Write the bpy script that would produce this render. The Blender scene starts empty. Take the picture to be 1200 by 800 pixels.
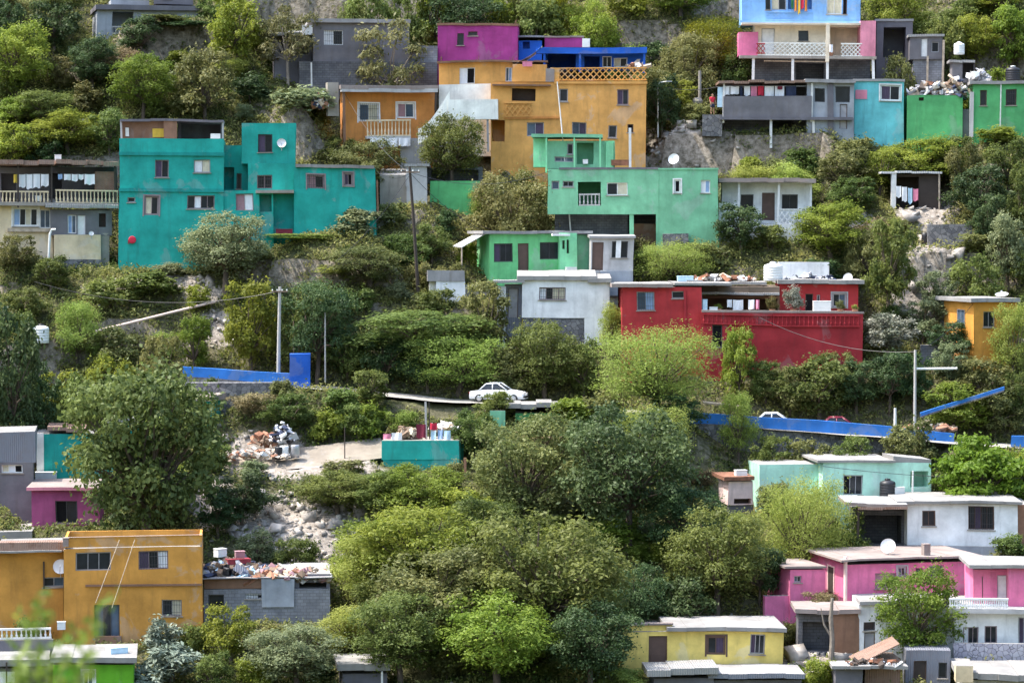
import bpy, math, random
import numpy as np
from mathutils import Vector, Matrix, noise as mnoise
random.seed(7); rng = np.random.default_rng(7)
S = bpy.context.scene; COL = S.collection
F = 3450.0; PITCH = 145.0/3450.0
CP, SP = math.cos(PITCH), math.sin(PITCH)
# ---------------------------------------------------------------- camera geometry (used only to survey where things stand)
def ray(px, py):
    a = (px-600)/F; b = (400-py)/F
    return Vector((a, CP+b*SP, -SP+b*CP))
def pt(px, py, Y):
    d = ray(px, py); return d*(Y/d.y)
def project(x, y, z):
    f = y*CP - z*SP; u = y*SP + z*CP
    return 600+F*x/f, 400-F*u/f
PY = [-260, -100, 0, 200, 400, 600, 800, 900]; PYY = [300, 273, 262, 243, 222, 202, 180, 168]
def Yp(py): return float(np.interp(py, PY, PYY))
# ---------------------------------------------------------------- hillside profile
_pr = [(-60,6),(0,-2.4),(8,-6),(40,-25),(80,-42),(130,-46),(150,-43)]
for py in (900,800,700,600,500,400,300,200,100,0,-100,-260):
    Y = Yp(py); _pr.append((Y, pt(600,py,Y).z))
_pr += [(330, _pr[-1][1]+20), (400, _pr[-1][1]+58), (520, _pr[-1][1]+95)]
_pr = np.array(_pr)
def vnoise(x, y, sc, seed):
    r = np.random.default_rng(seed); G = r.random((64,64))
    u = x/sc+1000.3; v = y/sc+1000.7
    i = np.floor(u).astype(int); j = np.floor(v).astype(int); a = u-i; b = v-j
    a = a*a*(3-2*a); b = b*b*(3-2*b)
    g = lambda p, q: G[p % 64, q % 64]
    return (g(i,j)*(1-a)+g(i+1,j)*a)*(1-b)+(g(i,j+1)*(1-a)+g(i+1,j+1)*a)*b
PADS = []      # (ox, oy, ux, uy, halfw, halfd, z)
def h_base(x, y):
    z = np.interp(y, _pr[:,0], _pr[:,1])
    far = np.clip((y-60)/60, 0, 1)
    z = z + far*((vnoise(x,y,14,1)-.5)*.8 + (vnoise(x,y,5,2)-.5)*.5 + (vnoise(x,y,1.7,3)-.5)*.3)
    return z
def pad_dist(P, x, y):
    ox,oy,ux,uy,hw,hd,z = P
    a = (x-ox)*ux+(y-oy)*uy; b = -(x-ox)*uy+(y-oy)*ux
    da = np.maximum(np.abs(a)-hw,0); db = np.maximum(np.abs(b)-hd,0)
    return np.hypot(da,db)
def h_final(x, y):
    x = np.asarray(x,float); y = np.asarray(y,float)
    h = h_base(x,y)
    for P in PADS:
        d = pad_dist(P,x,y); m = d < 4
        f = P[6]-.75*np.maximum(d-1.2,0)-.05
        h = np.where(m, np.maximum(h,f), h)
    for P in PADS:
        d = pad_dist(P,x,y)
        h = np.minimum(h, P[6]-.06+1.1*np.maximum(d-.25,0)+ (d>6)*100)
    return h
# ---------------------------------------------------------------- object helpers
def tag(o, label=None, cat=None, group=None, kind=None):
    if label: o['label'] = label
    if cat: o['category'] = cat
    if group: o['group'] = group
    if kind: o['kind'] = kind
    return o
def empty(name, loc, rz=0):
    o = bpy.data.objects.new(name, None); COL.objects.link(o)
    o.location = loc; o.rotation_euler = (0,0,rz); o.empty_display_size = .3
    return o
class MB:
    def __init__(s): s.v=[]; s.f=[]; s.m=[]; s.ms=[]
    def mi(s, mat):
        if mat not in s.ms: s.ms.append(mat)
        return s.ms.index(mat)
    def face(s, pts, mat):
        n=len(s.v); s.v += [tuple(p) for p in pts]; s.f.append(tuple(range(n,n+len(pts)))); s.m.append(s.mi(mat))
    def box(s, x0,x1,y0,y1,z0,z1, mat, top=None, j=0.0, topdz=(0,0,0,0)):
        R = lambda: random.uniform(-j,j)
        c = [(x+R(),y+R(),z+R()) for z in (z0,z1) for (x,y) in ((x0,y0),(x1,y0),(x1,y1),(x0,y1))]
        c = c[:4]+[(p[0],p[1],p[2]+topdz[i]) for i,p in enumerate(c[4:])]
        n=len(s.v); s.v += c
        for k,q in enumerate(((0,3,2,1),(4,5,6,7),(0,1,5,4),(1,2,6,5),(2,3,7,6),(3,0,4,7))):
            s.f.append(tuple(n+i for i in q)); s.m.append(s.mi(top if (top and k==1) else mat))
    def tube(s, pts, rads, mat, n=6, cap=True):
        base=len(s.v); P=[Vector(p) for p in pts]
        for i,p in enumerate(P):
            t = (P[min(i+1,len(P)-1)]-P[max(i-1,0)]).normalized()
            a = t.cross(Vector((0.3,1,.1)) if abs(t.z)>.8 else Vector((0,0,1))).normalized(); b = t.cross(a)
            for k in range(n):
                q = p+(a*math.cos(2*math.pi*k/n)+b*math.sin(2*math.pi*k/n))*rads[i]; s.v.append(tuple(q))
        m = s.mi(mat)
        for i in range(len(P)-1):
            for k in range(n):
                s.f.append((base+i*n+k, base+i*n+(k+1)%n, base+(i+1)*n+(k+1)%n, base+(i+1)*n+k)); s.m.append(m)
        if cap:
            s.f.append(tuple(base+k for k in range(n))[::-1]); s.m.append(m)
            e=base+(len(P)-1)*n; s.f.append(tuple(e+k for k in range(n))); s.m.append(m)
    def lathe(s, prof, mat, n=14, c=(0,0,0), axis='z'):
        base=len(s.v)
        for (r,z) in prof:
            for k in range(n):
                a=2*math.pi*k/n; p=(r*math.cos(a), r*math.sin(a), z)
                if axis=='y': p=(p[0],p[2],p[1])
                s.v.append((p[0]+c[0],p[1]+c[1],p[2]+c[2]))
        m=s.mi(mat)
        for i in range(len(prof)-1):
            for k in range(n):
                s.f.append((base+i*n+k,base+i*n+(k+1)%n,base+(i+1)*n+(k+1)%n,base+(i+1)*n+k)); s.m.append(m)
    def mesh(s, name, smooth=False):
        me=bpy.data.meshes.new(name); me.from_pydata(s.v,[],s.f)
        for m in s.ms: me.materials.append(m)
        me.polygons.foreach_set('material_index', s.m)
        if smooth: me.polygons.foreach_set('use_smooth',[True]*len(s.f))
        me.update(); return me
    def build(s, name, parent=None, smooth=False):
        o=bpy.data.objects.new(name, s.mesh(name,smooth)); COL.objects.link(o)
        if parent: o.parent=parent
        return o
# ---------------------------------------------------------------- materials
MAT = {}
def lin(c): c/=255.; return c/12.92 if c<=.04045 else ((c+.055)/1.055)**2.4
KSH = (.80,.84,.97)
def alb(r,g,b,cap=.8):
    c=[lin(v)/k for v,k in zip((r,g,b),KSH)]; y=.3*c[0]+.55*c[1]+.15*c[2]
    return tuple(min(cap,max(.015,v*.93+y*.07)) for v in c)
def nodes(name):
    m=bpy.data.materials.new(name); m.use_nodes=True; nt=m.node_tree; nt.nodes.clear()
    return m, nt, nt.nodes.new, nt.links.new
def plaster(name, rgb, stain=.35, rough=.9, sc=1.0, dirt=(.13,.11,.09), bump=.25, patch=.45):
    m,nt,N,L=nodes(name)
    out=N('ShaderNodeOutputMaterial'); P=N('ShaderNodeBsdfPrincipled'); L(P.outputs[0],out.inputs[0])
    P.inputs['Roughness'].default_value=rough; P.inputs['Specular IOR Level'].default_value=.2
    tc=N('ShaderNodeTexCoord'); mp=N('ShaderNodeMapping'); mp.inputs['Scale'].default_value=(1.5*sc,1.5*sc,.2*sc); L(tc.outputs['Object'],mp.inputs[0])
    n1=N('ShaderNodeTexNoise'); n1.inputs['Scale'].default_value=1.4; n1.inputs['Detail'].default_value=8; n1.inputs['Roughness'].default_value=.65; L(mp.outputs[0],n1.inputs[0])
    n2=N('ShaderNodeTexNoise'); n2.inputs['Scale'].default_value=.55; n2.inputs['Detail'].default_value=7; n2.inputs['Roughness'].default_value=.6; L(tc.outputs['Object'],n2.inputs[0])
    n3=N('ShaderNodeTexNoise'); n3.inputs['Scale'].default_value=7; n3.inputs['Detail'].default_value=4; L(tc.outputs['Object'],n3.inputs[0])
    r1=N('ShaderNodeValToRGB'); r1.color_ramp.elements[0].position=.53; r1.color_ramp.elements[1].position=.74; L(n1.outputs[0],r1.inputs[0])
    r2=N('ShaderNodeMapRange'); r2.inputs[1].default_value=.3; r2.inputs[2].default_value=.7; r2.inputs[3].default_value=.70; r2.inputs[4].default_value=1.18; L(n2.outputs[0],r2.inputs[0])
    r3=N('ShaderNodeMapRange'); r3.inputs[3].default_value=.93; r3.inputs[4].default_value=1.07; L(n3.outputs[0],r3.inputs[0])
    mm=N('ShaderNodeMath'); mm.operation='MULTIPLY'; L(r2.outputs[0],mm.inputs[0]); L(r3.outputs[0],mm.inputs[1])
    n4=N('ShaderNodeTexNoise'); n4.inputs['Scale'].default_value=.42; n4.inputs['Detail'].default_value=9; n4.inputs['Roughness'].default_value=.62; n4.inputs['Distortion'].default_value=.6; L(tc.outputs['Object'],n4.inputs[0])
    r4=N('ShaderNodeValToRGB'); r4.color_ramp.elements[0].position=.585; r4.color_ramp.elements[1].position=.62; L(n4.outputs[0],r4.inputs[0])
    f4=N('ShaderNodeMath'); f4.operation='MULTIPLY'; f4.inputs[1].default_value=patch; L(r4.outputs[0],f4.inputs[0])
    yy=.3*rgb[0]+.55*rgb[1]+.15*rgb[2]; px_=N('ShaderNodeMix'); px_.data_type='RGBA'; px_.inputs['A'].default_value=(*rgb,1); px_.inputs['B'].default_value=(*[min(.75,.45*c+.45*yy+.07) for c in rgb],1); L(f4.outputs[0],px_.inputs['Factor'])
    sc1=N('ShaderNodeVectorMath'); sc1.operation='SCALE'; L(px_.outputs['Result'],sc1.inputs[0]); L(mm.outputs[0],sc1.inputs['Scale'])
    mx=N('ShaderNodeMix'); mx.data_type='RGBA'; mx.inputs['B'].default_value=(*dirt,1)
    f=N('ShaderNodeMath'); f.operation='MULTIPLY'; f.inputs[1].default_value=stain; L(r1.outputs[0],f.inputs[0])
    L(f.outputs[0],mx.inputs['Factor']); L(sc1.outputs[0],mx.inputs['A']); L(mx.outputs['Result'],P.inputs['Base Color'])
    b=N('ShaderNodeBump'); b.inputs['Strength'].default_value=bump; b.inputs['Distance'].default_value=.02; L(n3.outputs[0],b.inputs['Height']); L(b.outputs[0],P.inputs['Normal'])
    MAT[name]=m; return m
def simple(name, rgb, rough=.6, metal=0, spec=.4, var=.12, sc=3.):
    m,nt,N,L=nodes(name)
    out=N('ShaderNodeOutputMaterial'); P=N('ShaderNodeBsdfPrincipled'); L(P.outputs[0],out.inputs[0])
    P.inputs['Roughness'].default_value=rough; P.inputs['Metallic'].default_value=metal; P.inputs['Specular IOR Level'].default_value=spec
    tc=N('ShaderNodeTexCoord'); n=N('ShaderNodeTexNoise'); n.inputs['Scale'].default_value=sc; n.inputs['Detail'].default_value=5; L(tc.outputs['Object'],n.inputs[0])
    r=N('ShaderNodeMapRange'); r.inputs[1].default_value=.3; r.inputs[2].default_value=.7; r.inputs[3].default_value=1-var; r.inputs[4].default_value=1+var; L(n.outputs[0],r.inputs[0])
    v=N('ShaderNodeVectorMath'); v.operation='SCALE'; v.inputs[0].default_value=rgb; L(r.outputs[0],v.inputs['Scale']); L(v.outputs[0],P.inputs['Base Color'])
    MAT[name]=m; return m
def block(name, c1, c2, mortar, w=.4, hh=.2, stain=.3):
    m,nt,N,L=nodes(name)
    out=N('ShaderNodeOutputMaterial'); P=N('ShaderNodeBsdfPrincipled'); L(P.outputs[0],out.inputs[0]); P.inputs['Roughness'].default_value=.95; P.inputs['Specular IOR Level'].default_value=.15
    tc=N('ShaderNodeTexCoord'); sx=N('ShaderNodeSeparateXYZ'); L(tc.outputs['Object'],sx.inputs[0])
    ad=N('ShaderNodeMath'); ad.operation='ADD'; L(sx.outputs[0],ad.inputs[0]); L(sx.outputs[1],ad.inputs[1])
    cx=N('ShaderNodeCombineXYZ'); L(ad.outputs[0],cx.inputs[0]); L(sx.outputs[2],cx.inputs[1])
    b=N('ShaderNodeTexBrick'); b.inputs['Scale'].default_value=1; b.inputs['Brick Width'].default_value=w; b.inputs['Row Height'].default_value=hh; b.inputs['Mortar Size'].default_value=.014
    b.inputs['Color1'].default_value=(*c1,1); b.inputs['Color2'].default_value=(*c2,1); b.inputs['Mortar'].default_value=(*mortar,1); L(cx.outputs[0],b.inputs[0])
    n=N('ShaderNodeTexNoise'); n.inputs['Scale'].default_value=.8; n.inputs['Detail'].default_value=8; n.inputs['Roughness'].default_value=.65; L(tc.outputs['Object'],n.inputs[0])
    r=N('ShaderNodeMapRange'); r.inputs[1].default_value=.3; r.inputs[2].default_value=.7; r.inputs[3].default_value=1-stain; r.inputs[4].default_value=1+stain; L(n.outputs[0],r.inputs[0])
    v=N('ShaderNodeVectorMath'); v.operation='SCALE'; L(b.outputs[0],v.inputs[0]); L(r.outputs[0],v.inputs['Scale']); L(v.outputs[0],P.inputs['Base Color'])
    MAT[name]=m; return m
def stone(name, c1, c2, sc=3.0):
    m,nt,N,L=nodes(name)
    out=N('ShaderNodeOutputMaterial'); P=N('ShaderNodeBsdfPrincipled'); L(P.outputs[0],out.inputs[0]); P.inputs['Roughness'].default_value=.95
    tc=N('ShaderNodeTexCoord'); v=N('ShaderNodeTexVoronoi'); v.inputs['Scale'].default_value=sc; L(tc.outputs['Object'],v.inputs[0])
    v2=N('ShaderNodeTexVoronoi'); v2.feature='DISTANCE_TO_EDGE'; v2.inputs['Scale'].default_value=sc; L(tc.outputs['Object'],v2.inputs[0])
    cr=N('ShaderNodeMix'); cr.data_type='RGBA'; cr.inputs['A'].default_value=(*c1,1); cr.inputs['B'].default_value=(*c2,1)
    sx=N('ShaderNodeSeparateColor'); L(v.outputs['Color'],sx.inputs[0]); L(sx.outputs[0],cr.inputs['Factor'])
    e=N('ShaderNodeMapRange'); e.inputs[1].default_value=0; e.inputs[2].default_value=.06; e.inputs[3].default_value=.3; L(v2.outputs[0],e.inputs[0])
    vm=N('ShaderNodeVectorMath'); vm.operation='SCALE'; L(cr.outputs['Result'],vm.inputs[0]); L(e.outputs[0],vm.inputs['Scale']); L(vm.outputs[0],P.inputs['Base Color'])
    b=N('ShaderNodeBump'); b.inputs['Strength'].default_value=.8; b.inputs['Distance'].default_value=.05; L(e.outputs[0],b.inputs['Height']); L(b.outputs[0],P.inputs['Normal'])
    MAT[name]=m; return m
def corrug(name, rgb, rust=.3, sc=1.0):
    m,nt,N,L=nodes(name)
    out=N('ShaderNodeOutputMaterial'); P=N('ShaderNodeBsdfPrincipled'); L(P.outputs[0],out.inputs[0]); P.inputs['Roughness'].default_value=.55; P.inputs['Metallic'].default_value=.15
    tc=N('ShaderNodeTexCoord'); w=N('ShaderNodeTexWave'); w.bands_direction='X'; w.inputs['Scale'].default_value=2.2*sc; L(tc.outputs['Object'],w.inputs[0])
    n=N('ShaderNodeTexNoise'); n.inputs['Scale'].default_value=1.3; n.inputs['Detail'].default_value=8; n.inputs['Roughness'].default_value=.7; L(tc.outputs['Object'],n.inputs[0])
    r=N('ShaderNodeValToRGB'); r.color_ramp.elements[0].position=.5; r.color_ramp.elements[1].position=.7; L(n.outputs[0],r.inputs[0])
    f=N('ShaderNodeMath'); f.operation='MULTIPLY'; f.inputs[1].default_value=rust; L(r.outputs[0],f.inputs[0])
    mx=N('ShaderNodeMix'); mx.data_type='RGBA'; mx.inputs['A'].default_value=(*rgb,1); mx.inputs['B'].default_value=(.16,.07,.04,1); L(f.outputs[0],mx.inputs['Factor']); L(mx.outputs['Result'],P.inputs['Base Color'])
    b=N('ShaderNodeBump'); b.inputs['Strength'].default_value=.6; b.inputs['Distance'].default_value=.04; L(w.outputs[0],b.inputs['Height']); L(b.outputs[0],P.inputs['Normal'])
    MAT[name]=m; return m
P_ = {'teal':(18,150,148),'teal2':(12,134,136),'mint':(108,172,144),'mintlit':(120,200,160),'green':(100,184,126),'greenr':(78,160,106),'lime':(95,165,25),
 'orange':(198,146,78),'orangeb':(186,124,62),'orangel':(180,129,54),'yellow':(222,190,104),'yelloworange':(195,138,54),
 'magenta':(148,54,130),'pink':(202,106,154),'pinkd':(150,72,124),'pinkl':(205,130,160),'pinkc':(225,185,190),'red':(158,45,52),'redd':(148,40,50),
 'sky':(112,162,228),'skyteal':(95,182,200),'peach':(224,200,188),'white':(222,226,240),'whitew':(226,222,220),'aqua':(158,205,198),
 'blue':(12,88,180),'bluer':(20,80,190),'grey':(104,104,116),'greyd':(98,98,112),'greyb':(140,148,166),'greyw':(165,166,176),'cream':(200,184,160),'concrete':(138,134,134),'brownc':(120,92,78)}
for k,v in P_.items():
    plaster(k, alb(*v), stain=.5 if k in('orange','orangel','pink','magenta','yellow','sky','red','mint','teal','aqua') else .5, dirt=tuple(.42*c+.02 for c in alb(*v)))
plaster('blue',alb(40,105,190),stain=.5,dirt=(.14,.22,.36)); plaster('bluer',alb(25,85,190),stain=.4,dirt=(.10,.16,.32))
for k,v in {'grey':.45,'greyd':.5,'concrete':.5,'greyw':.4}.items(): plaster(k, alb(*P_[k]), stain=v)
plaster('roofc',(.24,.23,.22),stain=.55,dirt=(.16,.14,.13),sc=.8); plaster('roofw',(.27,.26,.25),stain=.6,dirt=(.20,.175,.16),sc=.9); plaster('roofg',(.30,.29,.29),stain=.5)
plaster('roofp',(.28,.23,.21),stain=.35,dirt=(.2,.1,.08)); plaster('roofbrown',(.16,.12,.09),stain=.5)
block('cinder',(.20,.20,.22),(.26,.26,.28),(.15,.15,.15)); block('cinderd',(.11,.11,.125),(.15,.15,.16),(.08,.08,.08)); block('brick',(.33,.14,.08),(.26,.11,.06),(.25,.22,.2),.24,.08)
stone('stonewall',(.10,.10,.11),(.24,.23,.23)); stone('stonewhite',(.30,.29,.30),(.55,.53,.54),2.2); stone('screenblock',(.28,.27,.33),(.42,.41,.46),3.4)
corrug('tin',(.50,.50,.50),.35); corrug('tinw',(.30,.295,.29),.35); corrug('tinrust',(.28,.18,.14),.9); corrug('tingrey',(.20,.21,.25),.25); corrug('tinbrown',(.25,.16,.12),.6)
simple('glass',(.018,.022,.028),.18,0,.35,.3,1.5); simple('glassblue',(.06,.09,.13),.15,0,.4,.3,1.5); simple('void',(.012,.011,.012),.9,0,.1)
simple('alu',(.34,.33,.35),.5,.3); simple('framew',(.74,.73,.72),.6); simple('frameb',(.11,.065,.05),.6); simple('framep',(.26,.20,.21),.7); simple('framek',(.05,.05,.055),.5)
simple('cream_cloth',(.62,.56,.42),.95); simple('white_cloth',(.78,.78,.80),.95,var=.05); simple('blue_cloth',(.30,.42,.62),.95); simple('purple_cloth',(.085,.06,.10),.95); simple('pinkcloth',(.34,.20,.22),.95)
simple('red_cloth',(.55,.03,.06),.95); simple('maroon_cloth',(.16,.02,.04),.95); simple('navy_cloth',(.03,.04,.08),.95); simple('yellow_cloth',(.62,.42,.06),.95); simple('lightblue_cloth',(.45,.62,.74),.95); simple('rose_cloth',(.66,.22,.32),.95); simple('grey_cloth',(.3,.3,.33),.95); simple('green_cloth',(.05,.2,.08),.95); simple('orange_cloth',(.6,.22,.04),.95)
simple('wood',(.19,.13,.09),.9); simple('wooddark',(.055,.042,.035),.9); simple('polegrey',(.42,.40,.38),.9); simple('polew',(.66,.65,.63),.7); simple('steel',(.40,.40,.42),.4,.6); simple('rebar',(.14,.07,.05),.9)
simple('bark',(.10,.075,.055),.95,var=.3); simple('barklight',(.20,.17,.14),.95,var=.3)
simple('plastic_black',(.018,.018,.022),.45); simple('plastic_white',(.72,.73,.72),.5,var=.05); simple('dishw',(.72,.72,.74),.45,var=.03); simple('plastic_blue',(.05,.16,.42),.5); simple('plastic_red',(.26,.03,.045),.5)
simple('carwhite',(.72,.73,.75),.25,0,.5,.02); simple('carred',(.16,.015,.03),.25,0,.5,.05); simple('carglass',(.02,.022,.026),.08,0,.5,.05); simple('tyre',(.02,.02,.02),.9); simple('rim',(.45,.45,.46),.35,.7); simple('lamp',(.6,.55,.5),.2); simple('lampred',(.35,.02,.02),.3); simple('chrome',(.4,.4,.42),.25,.8)
simple('skin',(.36,.20,.13),.6); simple('hair',(.012,.010,.009),.7); simple('rust',(.22,.10,.06),.95,var=.4); simple('clay',(.32,.16,.10),.9); simple('mattress',(.58,.55,.52),.95,var=.2); simple('pale_wood',(.45,.36,.27),.9,var=.3); simple('pipe_pink',(.62,.48,.42),.7)
simple('rockm',(.34,.305,.275),.95,var=.5,sc=1.3); plaster('dirtm',(.25,.215,.175),stain=.6,dirt=(.16,.13,.10),sc=.7,patch=.6); simple('roadm',(.30,.28,.255),.95,var=.15,sc=.6)
SUN_AZ,SUN_E,SKY_E,EXPO,AIR,DUST,OZ=-88,2.5,.15,1.62,1.7,5.0,5.0
# ---------------------------------------------------------------- house builder: pixel rectangles surveyed on a plane of the house
FR={'A':'alu','W':'framew','B':'frameb','P':'framep','K':'framek'}
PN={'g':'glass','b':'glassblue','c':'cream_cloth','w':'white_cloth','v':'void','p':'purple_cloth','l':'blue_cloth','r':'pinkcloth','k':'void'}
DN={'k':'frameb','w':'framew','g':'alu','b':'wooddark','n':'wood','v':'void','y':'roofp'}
LAND=[]     # (phrase, x0,y0,x1,y1) in the photo: landmarks that labels may refer to
HOUSES=[]
class House:
    def __init__(s,name,label,cat,px,py,yaw=0,group=None,Y=None,land=None,dy=0):
        s.px=px; s.py=py; s.Y=(Y or Yp(py))+dy; s.th=-math.atan((px-600)/F)+math.radians(yaw)
        s.o=pt(px,py,s.Y); s.e=empty(name,s.o,s.th); tag(s.e,label,cat,group)
        s.fx=Vector((math.cos(s.th),math.sin(s.th),0)); s.fy=Vector((-math.sin(s.th),math.cos(s.th),0)); s.land=land
        s.bb=[1e9,1e9,-1e9,-1e9]; HOUSES.append(s)
    def L(s,px,py,d=0):
        r=ray(px,py); t=(s.o.dot(s.fy)+d)/r.dot(s.fy); p=r*t-s.o
        return p.dot(s.fx), p.z
    def W(s,u,d,w): return s.o+s.fx*u+s.fy*d+Vector((0,0,w))
    def rect(s,r,d):
        x0,y0,x1,y1=r; a,b=s.L(x0,y1,d); c,e=s.L(x1,y0,d)
        if d<20: s.bb=[min(s.bb[0],x0),min(s.bb[1],y0),max(s.bb[2],x1),max(s.bb[3],y1)]
        return a,c,b,e
    def pad(s,u0,u1,d0,d1,w):
        c=s.W((u0+u1)/2,(d0+d1)/2,w); PADS.append((c.x,c.y,s.fx.x,s.fx.y,abs(u1-u0)/2,abs(d1-d0)/2,c.z))
    def vol(s,mat,r,d0=0,D=6,ops=(),sink=1.2,ground=True,top='roofc',name='wall',slope=0,label=None,j=0.0):
        """a walled volume whose front wall lies at depth d0 behind the house front; ops cut window, door and veranda openings in it"""
        m=MAT[mat]; t=MAT[top]; u0,u1,w0,w1=s.rect(r,d0)
        if ground: s.pad(u0,u1,d0,d0+D,w0)
        wb=w0-(sink if ground else 0); mb=MB(); H=[]
        for o in ops:
            a,c,b,e=s.rect(o[:4],d0); a=max(a,u0+.02); c=min(c,u1-.02); e=min(e,w1-.02)
            st=o[4]; dep=.24
            if st[0]=='O': dep=float(st[1:] or 1.4)
            H.append((a,c,b,e,dep,st))
        xs=sorted({u0,u1,*[h[0] for h in H],*[h[1] for h in H]}); zs=sorted({wb,w1,*[h[2] for h in H],*[h[3] for h in H]})
        for i in range(len(xs)-1):
            for k in range(len(zs)-1):
                cx=(xs[i]+xs[i+1])/2; cz=(zs[k]+zs[k+1])/2
                if any(h[0]<cx<h[1] and h[2]<cz<h[3] for h in H): continue
                mb.face([(xs[i],d0,zs[k]),(xs[i+1],d0,zs[k]),(xs[i+1],d0,zs[k+1]),(xs[i],d0,zs[k+1])],m)
        for (a,c,b,e,dep,st) in H:
            q=d0+min(dep,D-.2)
            mb.face([(a,d0,b),(a,q,b),(c,q,b),(c,d0,b)],m); mb.face([(a,d0,e),(c,d0,e),(c,q,e),(a,q,e)],m)
            mb.face([(a,d0,b),(a,d0,e),(a,q,e),(a,q,b)],m); mb.face([(c,d0,b),(c,q,b),(c,q,e),(c,d0,e)],m)
            mb.face([(a,q,b),(a,q,e),(c,q,e),(c,q,b)],MAT['wooddark'] if st[0]=='O' and len(st)>1 and float(st[1:])<1 else m)  # shallow openings get a dark back face: interior shade put into the colour
        y1=d0+D; z2=w1+slope
        mb.face([(u0,y1,wb),(u0,y1,z2),(u1,y1,z2),(u1,y1,wb)],m)
        mb.face([(u0,d0,wb),(u0,d0,w1),(u0,y1,z2),(u0,y1,wb)],m); mb.face([(u1,d0,wb),(u1,y1,wb),(u1,y1,z2),(u1,d0,w1)],m)
        mb.face([(u0,d0,w1),(u1,d0,w1),(u1,y1,z2),(u0,y1,z2)],t); mb.face([(u0,d0,wb),(u0,y1,wb),(u1,y1,wb),(u1,d0,wb)],m)
        o=mb.build(name,s.e); 
        if label: o['label']=label
        for h in H: s._open(h,d0)
        return o
    def _open(s,h,d0):
        a,c,b,e,dep,st=h
        if st[0]=='O': return
        if st[0]=='D':
            mb=MB(); f=MAT['frameb'] if st[1]!='w' else MAT['alu']; y=d0+.1
            for (p,q,z0,z1) in ((a+.004,a+.06,b+.004,e-.004),(c-.06,c-.004,b+.004,e-.004),(a+.06,c-.06,e-.06,e-.004)): mb.box(p,q,y,y+.09,z0,z1,f)
            mb.box(a+.062,c-.062,y+.03,y+.07,b+.02,e-.062,MAT[DN[st[1]]])
            if st[1] in 'kn':
                hh=(e-b)
                mb.box(a+.14,c-.14,y+.01,y+.028,b+.12,b+.45*hh,MAT[DN[st[1]]]); 
            mb.build('door',s.e); return
        fm=MAT[FR[st[0]]]; pans=st[2:].replace('#','').replace('_','').replace('!','')
        fw=.075 if '!' not in st else .13
        mb=MB(); y=d0+.12; t=.07
        mb.box(a+.003,a+fw,y,y+t,b+.003,e-.003,fm); mb.box(c-fw,c-.003,y,y+t,b+.003,e-.003,fm)
        mb.box(a+fw,c-fw,y,y+t,b+.003,b+fw,fm); mb.box(a+fw,c-fw,y,y+t,e-fw,e-.003,fm)
        n=len(pans); iw=(c-a-2*fw)/n
        for k in range(1,n): x=a+fw+iw*k; mb.box(x-.022,x+.022,y+.002,y+t-.002,b+fw,e-fw,fm)
        if '#' in st or (c-a>.9 and random.random()<.22):
            nb=max(3,int((c-a)/.16))
            for k in range(1,nb): x=a+(c-a)*k/nb; mb.box(x-.011,x+.011,d0-.03,d0-.008,b+.01,e-.01,MAT['framek'])
            for z in (b+.25*(e-b),b+.7*(e-b)): mb.box(a+.02,c-.02,d0-.052,d0-.032,z-.012,z+.012,MAT['framek'])
        if '!' in st:  # painted surround standing proud of the wall
            for q in ((a-.11,a-.002,b-.1,e+.11),(c+.002,c+.11,b-.1,e+.11),(a-.002,c+.002,e+.002,e+.11)): mb.box(q[0],q[1],d0-.035,d0-.003,q[2],q[3],fm)
        if '_' in st or random.random()<.6: mb.box(a-.08,c+.08,d0-.09,d0-.003,b-.07,b-.003,MAT['concrete'])
        w=mb.build('window',s.e)
        for k,p in enumerate(pans):
            q=MB(); x0=a+fw+iw*k+(.022 if k else 0); x1=a+fw+iw*(k+1)-(.022 if k<n-1 else 0); z0=b+fw; z1=e-fw
            if p in 'gbv': 
                q.face([(x0,y+.055,z0),(x1,y+.055,z0),(x1,y+.055,z1),(x0,y+.055,z1)],MAT[PN[p]]); q.build('pane',w)
            else:
                nn=8; 
                for i in range(nn):
                    xa=x0+(x1-x0)*i/nn; xb=x0+(x1-x0)*(i+1)/nn; ya=y+.05+.02*(i%2); yb=y+.05+.02*((i+1)%2)
                    q.face([(xa,ya,z0),(xb,yb,z0),(xb,yb,z1),(xa,ya,z1)],MAT[PN[p]])
                q.build('curtain',w)
    def box(s,name,mat,r,d0=0,D=.2,top=None,ground=False,j=0,topdz=(0,0,0,0),label=None,parent=None,sink=0):
        u0,u1,w0,w1=s.rect(r,d0)
        if ground: s.pad(u0,u1,d0,d0+D,w0)
        mb=MB(); mb.box(u0,u1,d0,d0+D,w0-sink,w1,MAT[mat],MAT[top] if top else None,j,topdz)
        o=mb.build(name,parent or s.e)
        if label: o['label']=label
        return o
    def roof(s,mat,r,d0=-.3,D=6.6,top=None,rise=0,name='roof',rag=0.0,label=None):
        """a roof slab or sheet with slightly uneven edges"""
        u0,u1,w0,w1=s.rect(r,d0); n=max(2,int((u1-u0)/1.1)); mb=MB(); m=MAT[mat]; t=MAT[top or mat]
        prev=None
        for i in range(n):
            xa=u0+(u1-u0)*i/n+(.004 if i else 0); xb=u0+(u1-u0)*(i+1)/n
            g=random.uniform(-rag,rag); dz=random.uniform(-rag,rag)*.3
            mb.box(xa,xb,d0+abs(g)*1.2,d0+D,w0+dz,w1+dz,m,t,0,(0,0,rise,rise))
        o=mb.build(name,s.e)
        if label: o['label']=label
        return o
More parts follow.
